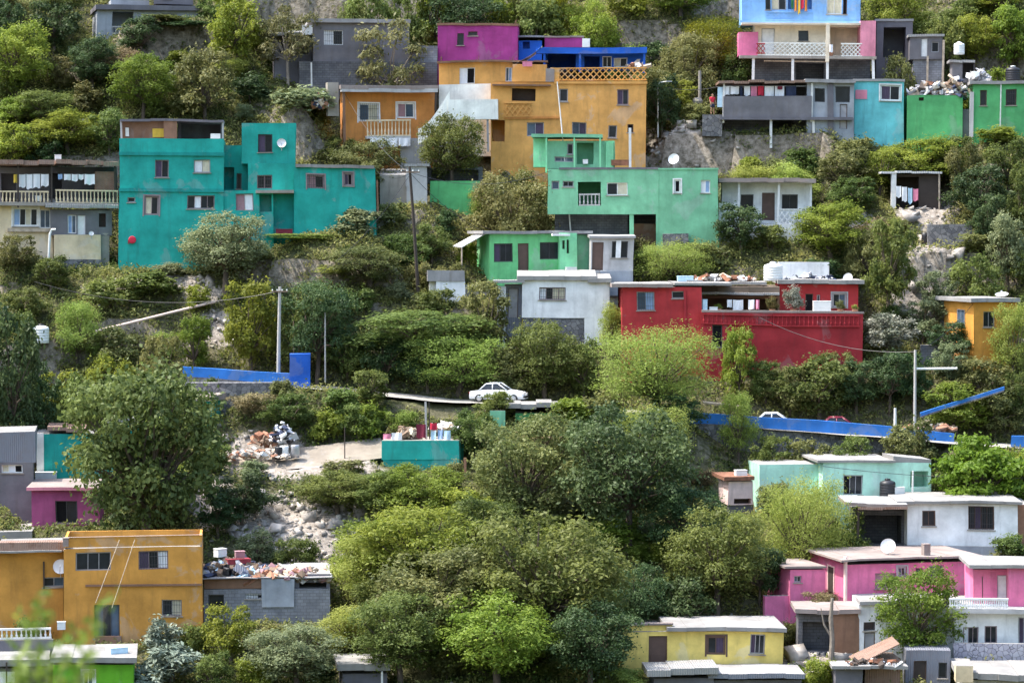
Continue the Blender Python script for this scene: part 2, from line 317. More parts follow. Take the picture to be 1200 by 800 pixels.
    def balus(s,mat,r,d0=-.02,n=None,name='balustrade',pitch=.3):
        u0,u1,w0,w1=s.rect(r,d0); mb=MB(); m=MAT[mat]; n=n or max(3,int((u1-u0)/pitch))
        mb.box(u0,u1,d0-.06,d0+.12,w1-.12,w1,m); mb.box(u0,u1,d0-.06,d0+.12,w0,w0+.1,m)
        for k in range(n+1):
            x=u0+.07+(u1-u0-.14)*k/n; h=w1-w0
            mb.lathe([(.05,w0+.1),(.075,w0+.1+.2*h),(.04,w0+.5*h),(.055,w1-.12)],m,6,(x,d0+.03,0))
        return mb.build(name,s.e)
    def lattice(s,mat,r,d0=0,cell=.42,bar=.055,name='lattice'):
        u0,u1,w0,w1=s.rect(r,d0); mb=MB(); m=MAT[mat]; h=w1-w0; nx=max(2,round((u1-u0)/cell)); nz=max(1,round(h/cell)); cx=(u1-u0)/nx; cz=h/nz
        mb.box(u0,u1,d0-.05,d0+.1,w1-.07,w1+.02,m); mb.box(u0,u1,d0-.05,d0+.1,w0-.02,w0+.06,m)
        for i in range(nx):
            for k in range(nz):
                x=u0+i*cx; z=w0+k*cz
                for (a,b,c_,d_,yy) in ((x,z,x+cx,z+cz,0),(x,z+cz,x+cx,z,.025)):
                    dx=c_-a; dz=d_-b; l=math.hypot(dx,dz); nxn=-dz/l*bar/2; nzn=dx/l*bar/2
                    y0=d0+yy; y1=y0+.05
                    q=[(a+nxn,b+nzn),(a-nxn,b-nzn),(c_-nxn,d_-nzn),(c_+nxn,d_+nzn)]
                    mb.face([(p[0],y0,p[1]) for p in q],m); mb.face([(p[0],y1,p[1]) for p in q][::-1],m)
                    for e in range(4): p,p2=q[e],q[(e+1)%4]; mb.face([(p[0],y0,p[1]),(p[0],y1,p[1]),(p2[0],y1,p2[1]),(p2[0],y0,p2[1])],m)
        return mb.build(name,s.e)
    def post(s,mat,px,y0,y1,d=0,w=.16,name='post'):
        u,w0=s.L(px,y1,d); _,w1=s.L(px,y0,d); mb=MB(); mb.box(u-w/2,u+w/2,d,d+w,w0-.4,w1,MAT[mat]); return mb.build(name,s.e)
    def rebars(s,pts_,d=.3,h=.7):
        for (px,py) in pts_:
            u,w=s.L(px,py,d)
            for k in range(3):
                mb=MB(); x=u+random.uniform(-.12,.12); y=d+random.uniform(-.12,.12); hh=h*random.uniform(.6,1.2)
                mb.tube([(x,y,w-.05),(x+random.uniform(-.08,.08),y+random.uniform(-.08,.08),w+hh)],[.018,.018],MAT['rebar'],4); mb.build('rebar',s.e)
    def done(s):
        if s.land: LAND.append((s.land,*s.bb))
# ---- small things that stand on or hang from the houses
def dish(H,px,py,d,r,label,face=(-.3,-.8,.45),cat='satellite dish'):
    u,w=H.L(px,py,d); p=H.W(u,d,w); e=empty('satellite_dish',(p.x,p.y,p.z-r*.9)); tag(e,label,cat,'satellite dishes on the houses')
    mb=MB(); prof=[(0,0)]+[(r*k/6,.32*r*(k/6)**2) for k in range(1,7)]; prof+=[(r*.99,.32*r+.02)]+[(r*k/6,.32*r*(k/6)**2-.03) for k in range(6,0,-1)]+[(0,-.03)]
    mb.lathe(prof,MAT['dishw'],18); q=Vector((0,0,1)).rotation_difference(Vector(face).normalized())
    mb.v=[tuple(q@Vector(v)+Vector((0,0,r*.9))) for v in mb.v]; mb.build('reflector',e,True)
    m2=MB(); tip=q@Vector((0,0,.8*r))+Vector((0,0,r*.9)); m2.tube([q@Vector((0,-r*.95,.3*r))+Vector((0,0,r*.9)),tip],[.02,.02],MAT['steel'],5); m2.box(tip.x-.05,tip.x+.05,tip.y-.05,tip.y+.05,tip.z-.05,tip.z+.05,MAT['dishw']); m2.build('feed_arm',e)
    m3=MB(); m3.tube([(0,.05,-.25),(0,.05,r*.9)],[.03,.03],MAT['steel'],6); m3.build('mount',e); return e
def tank(p,r,h,mat,label,lid=None,dome=True):
    e=empty('water_tank',p); tag(e,label,'water tank'); mb=MB(); m=MAT[mat]
    prof=[(0,0),(r*.97,0),(r,.05*h)]
    for k in range(1,6): z=h*.15*k; prof+=[(r,z),(r*1.035,z+.02*h),(r,z+.04*h)]
    prof+=[(r,.82*h),(r*.9,.9*h),(r*.4,h*.98),(r*.3,h)]; mb.lathe(prof,m,18); mb.build('tank_body',e,True)
    m2=MB(); m2.lathe([(0,h*1.0),(r*.36,h*1.0),(r*.36,h*1.06),(0,h*1.09)],MAT[lid or mat],14); m2.build('lid',e,True); return e
def htank(H,px,py,d,r,h,mat,label,lid=None): u,w=H.L(px,py,d); return tank(H.W(u,d,w),r,h,mat,label,lid)
def cloth(H,name,r,d,mat,label,group,amp=.05,cat='laundry'):
    u0,u1,w0,w1=H.rect(r,d); mb=MB(); n=max(4,int((u1-u0)/.12)); m=MAT[mat]; ph=random.random()*6; sag=random.uniform(0,.06)
    c=H.W((u0+u1)/2,d,w1); P=[[None]*5 for _ in range(n+1)]
    for i in range(n+1):
        for k in range(5):
            f=k/4; x=(u0-u1)/2+(u1-u0)*i/n; z=-(w1-w0)*f*(1+.06*math.sin(i*1.7+ph))-sag*math.sin(math.pi*i/n)
            P[i][k]=(x,amp*(.4+f)*math.sin(i*1.3+ph+f),z)
    for yo in (0,.012):
        for i in range(n):
            for k in range(4):
                q=[P[i][k],P[i+1][k],P[i+1][k+1],P[i][k+1]]; q=[(a,b+yo,c_) for a,b,c_ in q]; mb.face(q if yo else q[::-1],m)
    o=mb.build(name); o.location=c; o.rotation_euler=(0,0,H.th); tag(o,label,cat,group); return o
def junk(p,sx,sy,h,n,label,th=0,mats=None,cat='junk heap',name='junk_heap',size=(.15,.6)):
    """a heap nobody could count: planks, sacks, tins and scraps tumbled together"""
    mb=MB(); mats=mats or ['grey_cloth','white_cloth','navy_cloth','pale_wood','rust','mattress','tin','wooddark','mattress','grey_cloth','concrete','wood','steel','maroon_cloth','pale_wood']
    for k in range(n):
        a=random.uniform(-1,1); b=random.uniform(-1,1); z=h*max(.05,(1-a*a*.8))*(1-.5*abs(b))*random.random()
        s=random.uniform(*size); dim=(s*random.uniform(.4,2.2),s*random.uniform(.3,1.2),s*random.uniform(.15,.8))
        M=Matrix.Rotation(random.uniform(0,6.3),4,'Z')@Matrix.Rotation(random.uniform(-.6,.6),4,'X')@Matrix.Rotation(random.uniform(-.7,.7),4,'Y')
        n0=len(mb.v); mb.box(-dim[0]/2,dim[0]/2,-dim[1]/2,dim[1]/2,-dim[2]/2,dim[2]/2,MAT[random.choice(mats)],None,s*.18)
        for i in range(n0,len(mb.v)): q=M@Vector(mb.v[i]); mb.v[i]=(q.x+a*sx,q.y+b*sy,q.z+z+.05)
    o=mb.build(name); o.location=p; o.rotation_euler=(0,0,th); tag(o,label,cat,None,'stuff'); return o
def hjunk(H,px,py,d,sx,sy,h,n,label,mats=None,**k): u,w=H.L(px,py,d); return junk(H.W(u,d,w),sx,sy,h,n,label,H.th,mats,**k)
def crate(H,name,px,py,d,dim,mat,label,cat,rz=0,group=None,lid=None):
    u,w=H.L(px,py,d); e=MB(); a,b,c=dim; t=.03; m=MAT[mat]
    e.box(-a/2,a/2,-b/2,b/2,0,c,m); e.box(-a/2-.02,a/2+.02,-b/2-.02,b/2+.02,c+.002,c+.05,MAT[lid or mat]); e.box(-a/2-.012,a/2+.012,-b/2-.012,-b/2-.002,c*.4,c*.47,MAT[lid or mat])
    o=e.build(name); o.location=H.W(u,d,w); o.rotation_euler=(0,0,H.th+rz); tag(o,label,cat,group); return o
# ---------------------------------------------------------------- the houses, from the top of the hillside down
# grey-blue house, top left
h=House('block_house','blue-grey plastered house behind trees in the top left corner of the hillside','house',114,49,4,land='blue-grey house')
h.vol('greyb',(114,10,232,49),0,6,[(132,14,157,40,'O2'),(190,16,208,31,'A:gg')],top='roofg')
h.roof('greyd',(112,7,234,11),-.5,7); h.box('wall','greyb',(130,0,175,7),2.5,3,top='roofg'); h.balus('greyw',(132,31,157,40),.1); h.done()
h=House('bare_shed','low dark grey shed under a rusty sheet behind the blue-grey house','shed',180,6,0,Y=Yp(30)); h.vol('greyd',(180,-18,226,6),0,4,[(190,-12,200,0,'A:g')],ground=False); h.roof('tinrust',(176,-20,230,-18),-.4,5); 
h.pad(*[h.L(180,6)[0],h.L(226,6)[0]],0,4,0); h.done()
# grey cinder block house with white window
h=House('cinder_house','grey block house with one white window and a lean-to on its left side','house',368,97,3,land='grey block house')
h.vol('grey',(368,27,478,74),0,6,[(380,37,402,54,'W:wg')],ground=False,top='roofg'); h.vol('cinderd',(352,74,512,100),-.5,6.8,top='roofg',name='retaining_wall')
h.vol('cinder',(478,55,512,74),.4,5,ground=False,top='roofg'); h.roof('roofg',(362,24,480,27.5),-.4,6.8)
h.vol('greyd',(322,44,366,97),1.2,4,[(328,47,362,64,'O2.5')],top='roofg'); h.roof('tinw',(318,39,372,42),.2,5.2,rise=.5,name='lean_to_roof',rag=.1); h.box('window_shutter','white_cloth',(355,31,367,42),-.25,.06); h.post('polew',366,75,97,-1.2,.12); h.done()
# magenta house
h=House('magenta_house','magenta house with one small dark window above the orange three-storey house','house',513,73,-4,land='magenta house')
h.vol('magenta',(513,29,607,73),0,5.5,[(536,39,544,53,'K:g'),(549,37,560,42,'B:g')],sink=2); h.roof('brownc',(512,27,608,30),-.15,5.8,rag=.06); h.rebars([(516,27),(604,27)],.4,.35); h.done()
h=House('magenta_annex','long low magenta house at the back with a pale end wall','house',637,55,0,Y=Yp(60)); h.vol('magenta',(637,44,682,57),0,4); h.box('end_wall','whitew',(682,45,691,57),-.1,3,ground=True); h.roof('roofp',(635,42,684,44),-.2,4.4,rag=.1)
h.vol('bluer',(607,48,634,58),-.4,3,[(612,49,620,57,'O1')]); h.roof('tingrey',(603,42,636,44),-.7,3.6); h.done()
# orange house on the left of the big one
h=House('ochre_house','ochre house with white framed windows and a tan balustrade under a thick flat roof','house',405,178,5,land='ochre house')
h.vol('orangeb',(405,104,510,178),0,4.6,[(421,122,445,143,'W:bc!'),(466,121,487,140,'W:rb!')],sink=2); h.roof('roofp',(399,100,514,104),-1.5,6.3,rag=.08); h.roof('greyw',(400,104,513,107.5),-1.45,1.4,name='fascia')
h.box('balcony_floor','greyw',(430,160,482,163),-1.3,1.3); h.balus('cream',(430,141,482,160),-1.25); h.box('balcony_base','greyw',(470,163,506,184),-.6,.6,sink=1); h.post('brownc',403,104,170,-1.2,.22); h.post('wooddark',511,105,125,-1.3,.15); h.done()
for i,(a,b,c) in enumerate([(434,450,'white'),(451,466,'pale'),(467,481,'white')]): cloth(h,'hanging_sheet',(a,161.5,b,173-i),-1.42,'white_cloth',f'{["first","middle","last"][i]} white sheet over the edge of the tan balcony of the ochre house','white sheets below the tan balustrade')
h.box('side_wall','concrete',(384,97,397,108),-.4,1.5,ground=True,sink=2); junk(h.W(-2.2,-.7,3.7),.5,.5,1.0,60,'tall narrow heap of scrap stacked against the ochre house wall',mats=['rust','pale_wood','white_cloth','clay','navy_cloth'])
# big orange house
h=House('orange_house','big orange three-storey house with a blue-roofed terrace and lattice parapets','house',576,180,-2,land='big orange house')
Wt='A:'
h.vol('orange',(576,96,757,183),0,9,[(601,104,629,119,'O.9'),(656,104,666,119,'A:g'),(723,104,736,122,'P:pg'),(618,144,638,160,'A:bp'),(671,143,688,158,'A:bp'),(713,146,723,161,'A:g'),(735,144,742,154,'B:v'),(577,141,592,166,'O2')],sink=2.5)
h.lattice('orange',(592,121,624,137),-.12,.5,.075); h.box('band','orangeb',(592,137,656,139.5),-.12,.12); h.box('cornice','orange',(650,95,758,98),-.14,.14); h.box('cornice','brownc',(578,99,646,101),-.5,.6)
h.lattice('orange',(655,79,757,94),.05,.5,.085,name='parapet'); h.box('parapet_pier','orange',(645,79,656,95),0,.5); h.box('parapet_pier','roofp',(640,80,650,96),-.06,.6)
h.vol('orange',(515,73,601,103),2.2,5,[(539,80,557,99,'W:wk'),(593,80,607,97,'W:bl')],ground=False); h.vol('orange',(601,76,641,97),1.5,5,ground=False); h.roof('brownc',(513,71.5,642,74),1.6,5.8,rag=.1)
h.vol('whitew',(515,99,577,141),1.2,3,sink=3,top='roofc'); h.rebars([(519,72),(560,72),(600,72)],2.6,.4)
# blue roof room
B=h.vol('bluer',(636,56,754,80),3.2,4.5,[(641,63,674,80,'O3'),(684,66,702,80,'O2'),(705,66,716,79,'W:gg'),(718,68,734,79,'W:cg')],ground=False,top='roofw',name='roof_room',label='blue painted room on the flat roof with a dark open front'); h.roof('bluer',(628,56,757,63),1.6,1.6,name='roof',top='roofw'); h.post('bluer',754,58,80,1.7,.18); h.post('bluer',679,63,80,1.7,.18); h.post('bluer',638,63,80,1.7,.18)
u,w=h.L(604,76,1.5); u2,w2=h.L(635,54,1.5); mb=MB()
for i in range(6):
    for k in range(3):
        f=lambda i,k:(u+(u2-u)*i/6, 1.5+k*.7, w+(w2-w)*(i/6)**.8-.25*math.sin(math.pi*i/6)-.05*k)
        mb.face([f(i,k),f(i+1,k),f(i+1,k+1),f(i,k+1)],MAT['white_cloth'])
aw=mb.build('awning',h.e); aw['label']='sagging cream tarpaulin stretched beside the blue room'
h.done()
# white balcony with the curved stair
h.vol('whitew',(525,117,584,140),-1.1,1.1,ground=False,name='balcony',label='white walled balcony over the garden'); u,w=h.L(584,139,-.9); 
mb=MB(); u0,wb=h.L(490,157,-1.0); u1,wt=h.L(527,113,-1.0)
for i in range(14):
    f=i/14; g=(i+1)/14; z=lambda q: wb+(wt-wb)*(q**1.5); xa=u0+(u1-u0)*f; xb=u0+(u1-u0)*g; lo=lambda q: z(q)-.85
    for y in (-1.05,-.9): pass
    q=[(xa,lo(f)),(xb,lo(g)),(xb,z(g)+.45),(xa,z(f)+.45)]
    mb.face([(a,-1.05,b) for a,b in q],MAT['whitew']); mb.face([(a,-.85,b) for a,b in q][::-1],MAT['whitew']); mb.face([(xa,-1.05,q[3][1]),(xb,-1.05,q[2][1]),(xb,-.85,q[2][1]),(xa,-.85,q[3][1])],MAT['whitew'])
    mb.face([(xa,-1.05,q[0][1]),(xa,-.85,q[0][1]),(xb,-.85,q[1][1]),(xb,-1.05,q[1][1])],MAT['whitew']); mb.box(xa,xb,-.84,.3,z(f)-.3,z(f)-.05,MAT['concrete'])
o=mb.build('curved_stair',h.e); h.post('greyb',572,140,172,-.9,.16)
hjunk(h,748,80,1.8,.7,.3,.5,25,'tan rags and boxes piled at the right end of the blue roof terrace',['pale_wood','mattress','clay'])
crate(h,'storage_box',618,78,1.0,(.8,.5,.35),'rose_cloth','pink box under the tarpaulin on the big orange house','box')
# sky blue / peach house top right
h=House('blue_peach_house','three-storey house painted sky blue above and peach below with a white lattice balcony','house',885,94,3,land='sky blue and peach house')
h.vol('sky',(870,-24,1008,27),0,7,[(897,-12,903,12,'K:g'),(904,-8,921,12,'A:cg'),(923,-10,951,11,'O1.2'),(968,-10,986,16,'W:cc'),(987,-10,992,16,'B:v')],ground=False)
h.lattice('sky',(897,14,952,24),-.06,.45,.07); h.box('band','sky',(868,24,1010,27),-.12,.12)
h.vol('peach',(885,27,1010,66),0,6,[(935,36,947,48,'K:g'),(893,34,908,64,'Dw'),(972,31,1008,64,'O1.8')],ground=False); h.box('balcony_floor','concrete',(868,65,1027,68.5),-1.4,1.4); h.box('canopy_slab','peach',(870,26.5,1010,29),-1.3,1.17)
h.lattice('whitew',(889,50,968,65),-1.3,.4,.06); h.lattice('whitew',(985,50,1010,65),-1.3,.4,.06)
h.vol('pinkl',(1008,24,1026,67),-1.3,7,ground=False,top='roofp',name='pink_wall'); h.vol('pink',(866,38,889,66),-.2,5,ground=False); h.lattice('red',(887,51,897,63),-1.33,.4,.06); h.post('peach',969,28,66,-1.35,.3)
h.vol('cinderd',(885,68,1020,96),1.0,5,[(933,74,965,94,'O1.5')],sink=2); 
for x in (884,929,969,1023): h.post('polew',x,68,95,-1.2,.22,'pillar')
h.box('beam','pale_wood',(896,71,968,72.5),-.9,.15); h.done()
for i,(a,b,m,l) in enumerate([(927,930,'green_cloth','green'),(931,934,'orange_cloth','orange'),(935,938,'yellow_cloth','yellow'),(938.5,942,'red_cloth','red'),(943,946,'orange_cloth','dark orange')]): cloth(h,'hanging_shirt',(a,-6,b,10+3*(i%3)),-.2,m,f'{l} garment drying in the upper window of the sky blue and peach house','bright garments at the sky blue window')
u,w=h.L(974,66,-1.2); o=MB(); o.lathe([(0,0),(.16,0),(.22,.34),(.19,.34),(.15,.05),(0,.05)],MAT['clay'],10); o=o.build('flower_pot'); o.location=h.W(u,-1.15,w+.0); tag(o,'clay flower pot on the lattice balcony of the sky blue and peach house','flower pot')
cloth(h,'hanging_towel',(972,52,976,61),-1.5,'white_cloth','white towel over the balcony gap beside the lattice of the peach storey','towels')
# ruin and shed to its right
h=House('grey_ruin','roofless grey-purple concrete shell beside the pink end of the sky blue and peach house','ruin',1028,72,3); h.vol('greyd',(1028,24,1070,74),0,5,[(1036,32,1062,68,'O3')],top='roofg',sink=2); h.roof('roofg',(1026,22,1071,25),-.2,5.3,rag=.1); h.done()
h=House('grey_shed','narrow grey shed with a white door and bare lower wall near the top right','shed',1066,96,3); h.vol('grey',(1066,44,1104,70),0,4,[(1079,46,1087,67,'Dw'),(1091,50,1100,62,'A:g')],ground=False,top='roofw'); h.vol('cinder',(1070,70,1106,98),.2,4.5,sink=2); h.roof('tinw',(1064,41,1106,44),-.3,4.6,rag=.08); h.post('pale_wood',1087,66,96,-.4,.16); h.post('pale_wood',1105,48,96,-.4,.16); h.done()
# grey house with laundry
h=House('laundry_house','grey house on posts with a laundry-filled porch behind a low grey wall','house',848,167,3,land='grey laundry porch')
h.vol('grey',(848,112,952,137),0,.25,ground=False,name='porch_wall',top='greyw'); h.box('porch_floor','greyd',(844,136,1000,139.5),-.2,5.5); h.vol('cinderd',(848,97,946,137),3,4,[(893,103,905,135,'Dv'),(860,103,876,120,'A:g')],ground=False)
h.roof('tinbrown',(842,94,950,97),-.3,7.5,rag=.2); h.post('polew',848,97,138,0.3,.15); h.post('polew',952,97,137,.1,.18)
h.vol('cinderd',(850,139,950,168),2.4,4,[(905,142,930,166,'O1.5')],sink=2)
for x in (904,954): h.post('polew',x,139,168,.1,.2,'pillar')
h.vol('greyb',(946,95,1001,155),.3,6,[(955,103,967,119,'K:g'),(979,100,996,119,'K:g'),(984,121,993,150,'Dg')],sink=2,top='roofg'); h.box('corner_pillar','greyd',(970,97,977,155),.1,.2,sink=1); h.roof('roofg',(944,92,1003,96),-.2,6.8); h.done()
for i,(a,b,c,m,l) in enumerate([(848,855,111,'white_cloth','short white'),(856,866,110,'white_cloth','wide white'),(867,870,113,'navy_cloth','narrow navy'),(872,879,112,'white_cloth','crumpled white'),(880,887,113,'rose_cloth','small pink'),(888,895,112,'red_cloth','bright red'),(896,907,116,'white_cloth','long white'),(908,919,117,'white_cloth','last long white'),(911,917,105,'maroon_cloth','short maroon'),(921,933,116,'navy_cloth','big navy')]): cloth(h,'hanging_garment',(a,101,b,c),.5 if i!=8 else .35,m,f'{l} garment drying on the line of the grey laundry porch','garments on the line of the grey porch')
h.box('curtain_pole','steel',(847,100.5,946,101.2),.55,.03); h.box('door_curtain','lightblue_cloth',(841,102,847,125),.6,.05)
HL=h; h.box('side_step','stonewall',(824,134,847,137),.3,1.5,sink=1.6)
# teal blue house
h=House('sky_teal_house','small sky teal house with a large white framed window near the right edge','house',1001,153,4,land='sky teal house'); h.vol('skyteal',(1001,95,1060,153),0,5,[(1032,100,1056,119,'W:pg!')],sink=2,top='roofg'); h.box('sign_board','pinkl',(1003,106,1017,117),-.06,.05); h.roof('roofg',(1000,93,1061,96),-.15,5.4); h.done()
# green house right
h=House('green_house','green house at the right edge with slit windows and heaps of scrap on its roof','house',1063,161,3,land='scrap-topped green house')
h.vol('greenr',(1063,112,1128,162),0,6,[(1077,115,1083,119,'O.3')],sink=2,top='roofg'); h.vol('greenr',(1140,98,1206,166),-.5,6,[(1148,106,1156,124,'B:g'),(1178,105,1191,124,'B:g')],sink=2,top='roofg'); h.vol('greyd',(1128,128,1140,164),.3,5,sink=2); h.box('corner_pillar','greyw',(1136,108,1141,162),-.7,.25); h.roof('roofg',(1136,95,1210,99),-.8,6.6); h.post('polew',1172,97,150,-.75,.1,'drain_pipe')
h.vol('grey',(1115,72,1141,97),2.5,3,[(1127,73,1141,92,'O2')],ground=False); h.roof('tinw',(1112,70,1142,73),2.2,3.6,rag=.15); h.done()
u,w=h.L(1095,112,1.5); junk(h.W(u,1.5,w),2.0,1.0,1.3,150,'wide heap of scrap and sacks on the low roof of the green house',h.th)
u,w=h.L(1120,127,.8); junk(h.W(u,1.1,w+.9),.9,.8,1.9,130,'tall heap of bags and boards in the gap of the green house',h.th,['white_cloth','grey_cloth','navy_cloth','pale_wood','wood','mattress'])
u,w=h.L(1148,97,1.5); junk(h.W(u,1.6,w),.7,.6,1.5,70,'white and grey scrap piled behind the roof edge of the green house',h.th,['white_cloth','tinw','grey_cloth'])
htank(h,1124,64,3,.45,1.0,'plastic_white','white plastic tank above the shack on the green house roof'); htank(h,1187,96,2.5,.62,1.25,'plastic_black','black water tank with a white lid on the roof of the green house','plastic_white')
u,w=h.L(1122,70,3); 
# teal house left -------------------------------------------------
h=House('teal_house','large teal house of several stepped blocks with a round tower room dish','house',139,318,-3,land='large teal house'); h.e['label']='large teal house of stepped blocks with a white dish on its tower room'
h.vol('teal',(139,163,262,224),0,8,[(180,188,196,209,'P:pg'),(226,188,246,203,'A:wc')],ground=False); h.vol('teal',(139,224,262,319),-.12,8.1,[(168,231,185,254,'P:cg!'),(218,230,251,246,'P:gwgg_'),(148,233,157,239,'A:g')],sink=2,top='teal'); h.box('cornice','teal2',(138,179,263,183),-.16,.15); h.box('cornice','teal2',(138,222,262,226),-.26,.24)
h.vol('teal',(262,224,305,312),.1,6,[(277,228,298,248,'P:rw')],sink=2,top='concrete'); h.vol('teal2',(262,170,292,224),2.6,5,[(263,196,275,222,'O1'),(278,203,284,222,'K:g')],ground=False,top='concrete')
h.vol('teal',(284,145,347,192),1.4,5,[(303,158,320,179,'K:pg')],ground=False,top='roofg'); h.vol('teal',(292,192,347,227),.9,5,[(303,206,321,222,'P:gg')],ground=False); h.box('canopy','concrete',(301,224,346,227.5),-.3,1.8)
h.vol('teal',(304,227,322,310),.3,5,[(306,229,320,249,'O1')],sink=2,top='teal'); h.vol('teal2',(322,227,350,275),1.1,5,sink=2)
h.vol('teal',(346,196,441,274),.5,6,[(362,205,382,221,'P:rg!'),(404,202,415,217,'P:pv!')],sink=3,top='roofp'); h.roof('roofw',(348,193,440,196.5),.2,6.6,rag=.12); h.post('clay',443,210,246,.8,.14,'drain_pipe')
h.box('chimney','plastic_white',(246,157,258,163),.5,.7); h.done()
h.vol('brownc',(141,141,205,163),2.6,.3,ground=False,name='roof_fence',top='greyd'); h.vol('brownc',(190,141,206,163),2.2,.4,ground=False,name='roof_fence',top='greyd'); h.roof('greyd',(140,140,262,142.5),2.0,4,rag=.1,name='roof_canopy')
h.vol('greyd',(208,142,262,163),4.5,2,[(212,145,258,162,'O1.5')],ground=False); h.post('greyw',261,141,163,2.3,.15); h.post('greyw',141,141,163,2.3,.15); h.box('window_board','yellow_cloth',(177,151,191,161),2.55,.04); h.box('window_board','whitew',(146,150,150,160),2.5,.05)
u,w=h.L(155,281,-.15); mb=MB(); mb.lathe([(0,-.02),(.27,-.02),(.3,.04),(.27,.12),(.12,.14),(0,.13)],MAT['red_cloth'],16,(0,0,0),'y'); mb.v=[(x,-y,z) for x,y,z in mb.v]; mb.box(-.34,-.22,-.08,0,-.3,.0,MAT['plastic_red']); o=mb.build('wall_meter'); o.location=h.W(u,-.13,w); o.rotation_euler=(0,0,h.th); tag(o,'round red meter box on the lower left wall of the teal house','meter box')
u,w=h.L(335,272,-.2); crate(h,'planter_box',333,275,-.4,(1.3,.4,.4),'maroon_cloth','low maroon planter under the canopy of the teal house','planter')
dish(h,330,168,1.2,.36,'round white dish on the tower room of the teal house',(.05,-.95,.2))
# stacked house far left
h=House('porch_house','cream house with a rusty roofed laundry porch and balustrades at the left edge','house',-6,306,0,land='cream porch house')
h.vol('cream',(-8,240,62,302),0,6,[(16,244,46,266,'W:lgcg!'),(48,246,60,268,'W:bb')],sink=2,top='concrete'); h.box('ledge','pale_wood',(10,268,62,272),-.25,.24); h.box('porch_floor','concrete',(-8,237,140,241),-.9,6)
h.vol('greyd',(-8,196,138,238),3,3,[(2,203,20,237,'O1.5'),(60,203,74,237,'O1.5')],ground=False); h.vol('brick',(112,200,134,222),-.2,.4,ground=False,name='brick_panel',top='brick')
h.balus('cream',(-6,224,58,239),-.8); h.balus('cream',(66,222,138,238),-.8); h.roof('tinrust',(-8,188,64,193),-1.2,7.5,rag=.2,rise=-.0); h.roof('tinrust',(66,187,140,192),-1.1,7.5,rag=.2)
for x in (22,61,135): h.post('wooddark',x,192,238,-.85,.14)
h.vol('grey',(60,246,131,276),-.7,5,[(80,252,90,274,'W:lb'),(91,252,101,276,'Dw'),(116,250,124,266,'O.5')],ground=False); h.roof('tinw',(54,240,138,243.5),-1.5,3,rise=.45,rag=.12,name='porch_roof')
h.vol('cream',(64,275,118,304),-1.0,4.5,ground=False,name='lower_wall'); h.vol('stonewall',(62,304,120,321),-1.0,4.5,sink=2,name='stone_base'); h.vol('concrete',(118,273,128,320),-.7,4,sink=2,name='lower_wall'); h.done()
for i,(a,b,c,m,l) in enumerate([(16,20,214,'yellow_cloth','yellow cloth'),(21,30,219,'white_cloth','white sheet'),(31,38,221,'white_cloth','wrinkled white sheet'),(39,47,220,'white_cloth','large white sheet'),(48,57,218,'white_cloth','rightmost white sheet before the porch post'),(68,73,210,'blue_cloth','small blue cloth'),(75,83,211,'white_cloth','short bright white sheet'),(84,91,212,'white_cloth','folded bright white sheet'),(92,98,210,'white_cloth','small white towel'),(99,111,216,'white_cloth','wide white sheet beside the brick panel')]): cloth(h,'hanging_sheet',(a,204,b,c),-.55,m,f'{l} on the line of the cream porch house','sheets on the line of the cream porch house')
dish(h,107,274,-1.3,.2,'tiny white dish on the corner of the cream porch house',(.2,-.9,.4)); crate(h,'white_bucket',45,236,-.5,(.5,.4,.4),'plastic_white','white box on the porch floor left of the balustrade gap','box'); crate(h,'stone_ball',68,188,1,(.5,.5,.4),'plastic_white','white bag lying on the rusty roof of the cream porch house','bag')
# mint house ----------------------------------------------------------------
h=House('mint_house','large mint green house with a recessed balcony and an open garage beneath','house',642,292,-1,land='large mint green house')
h.vol('mint',(642,198,772,251),0,8,[(646,212,655,222,'A:b'),(659,212,672,219,'A:gg'),(677,213,704,241,'O3.2'),(711,214,735,229,'W:gc_')],ground=False); h.balus('greyw',(678,227,703,241),.05); h.vol('mint',(772,198,842,292),-.06,8,[(790,211,798,227,'W:v!'),(822,211,833,226,'W:wl')],sink=2); h.box('roof_edge','greyd',(655,196,772,198.5),-.1,.4); h.box('roof_edge','mint',(771,197,843,199),-.12,.3)
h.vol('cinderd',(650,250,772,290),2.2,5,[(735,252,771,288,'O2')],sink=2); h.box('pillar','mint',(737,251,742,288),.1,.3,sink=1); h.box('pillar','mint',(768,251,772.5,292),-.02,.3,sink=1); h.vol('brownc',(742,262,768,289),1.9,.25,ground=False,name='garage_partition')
h.vol('stonewall',(776,274,806,291),-.5,.4,name='stone_patch'); h.done()
h.vol('mint',(641,165,720,198),1.5,4.5,[(665,168,672,181,'A:g'),(676,167,695,192,'O1.2'),(650,184,672,190,'A:bbb')],ground=False,name='roof_room',label='pale mint room with slim posts on the flat roof'); h.vol('mintlit',(625,162,641,196),1.7,3.5,ground=False); h.roof('mint',(623,157,706,161),.8,5.5,name='room_roof',top='roofw')  # left block: sunlit brightness put into a lighter mint colour
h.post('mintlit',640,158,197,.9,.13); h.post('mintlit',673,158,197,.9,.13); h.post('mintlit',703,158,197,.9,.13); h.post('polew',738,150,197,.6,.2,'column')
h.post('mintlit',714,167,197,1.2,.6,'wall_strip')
crate(h,'roof_box',728,194,1.4,(1.6,.8,.4),'rust','grey crate of scrap on the mint house roof','crate'); dish(h,790,187,.9,.45,'pale dish on the roof of the large mint green house',(-.35,-.85,.35)); crate(h,'grey_cooler',686,192,1.2,(.4,.35,.3),'plastic_white','white cooler in the doorway of the mint roof room','cooler')
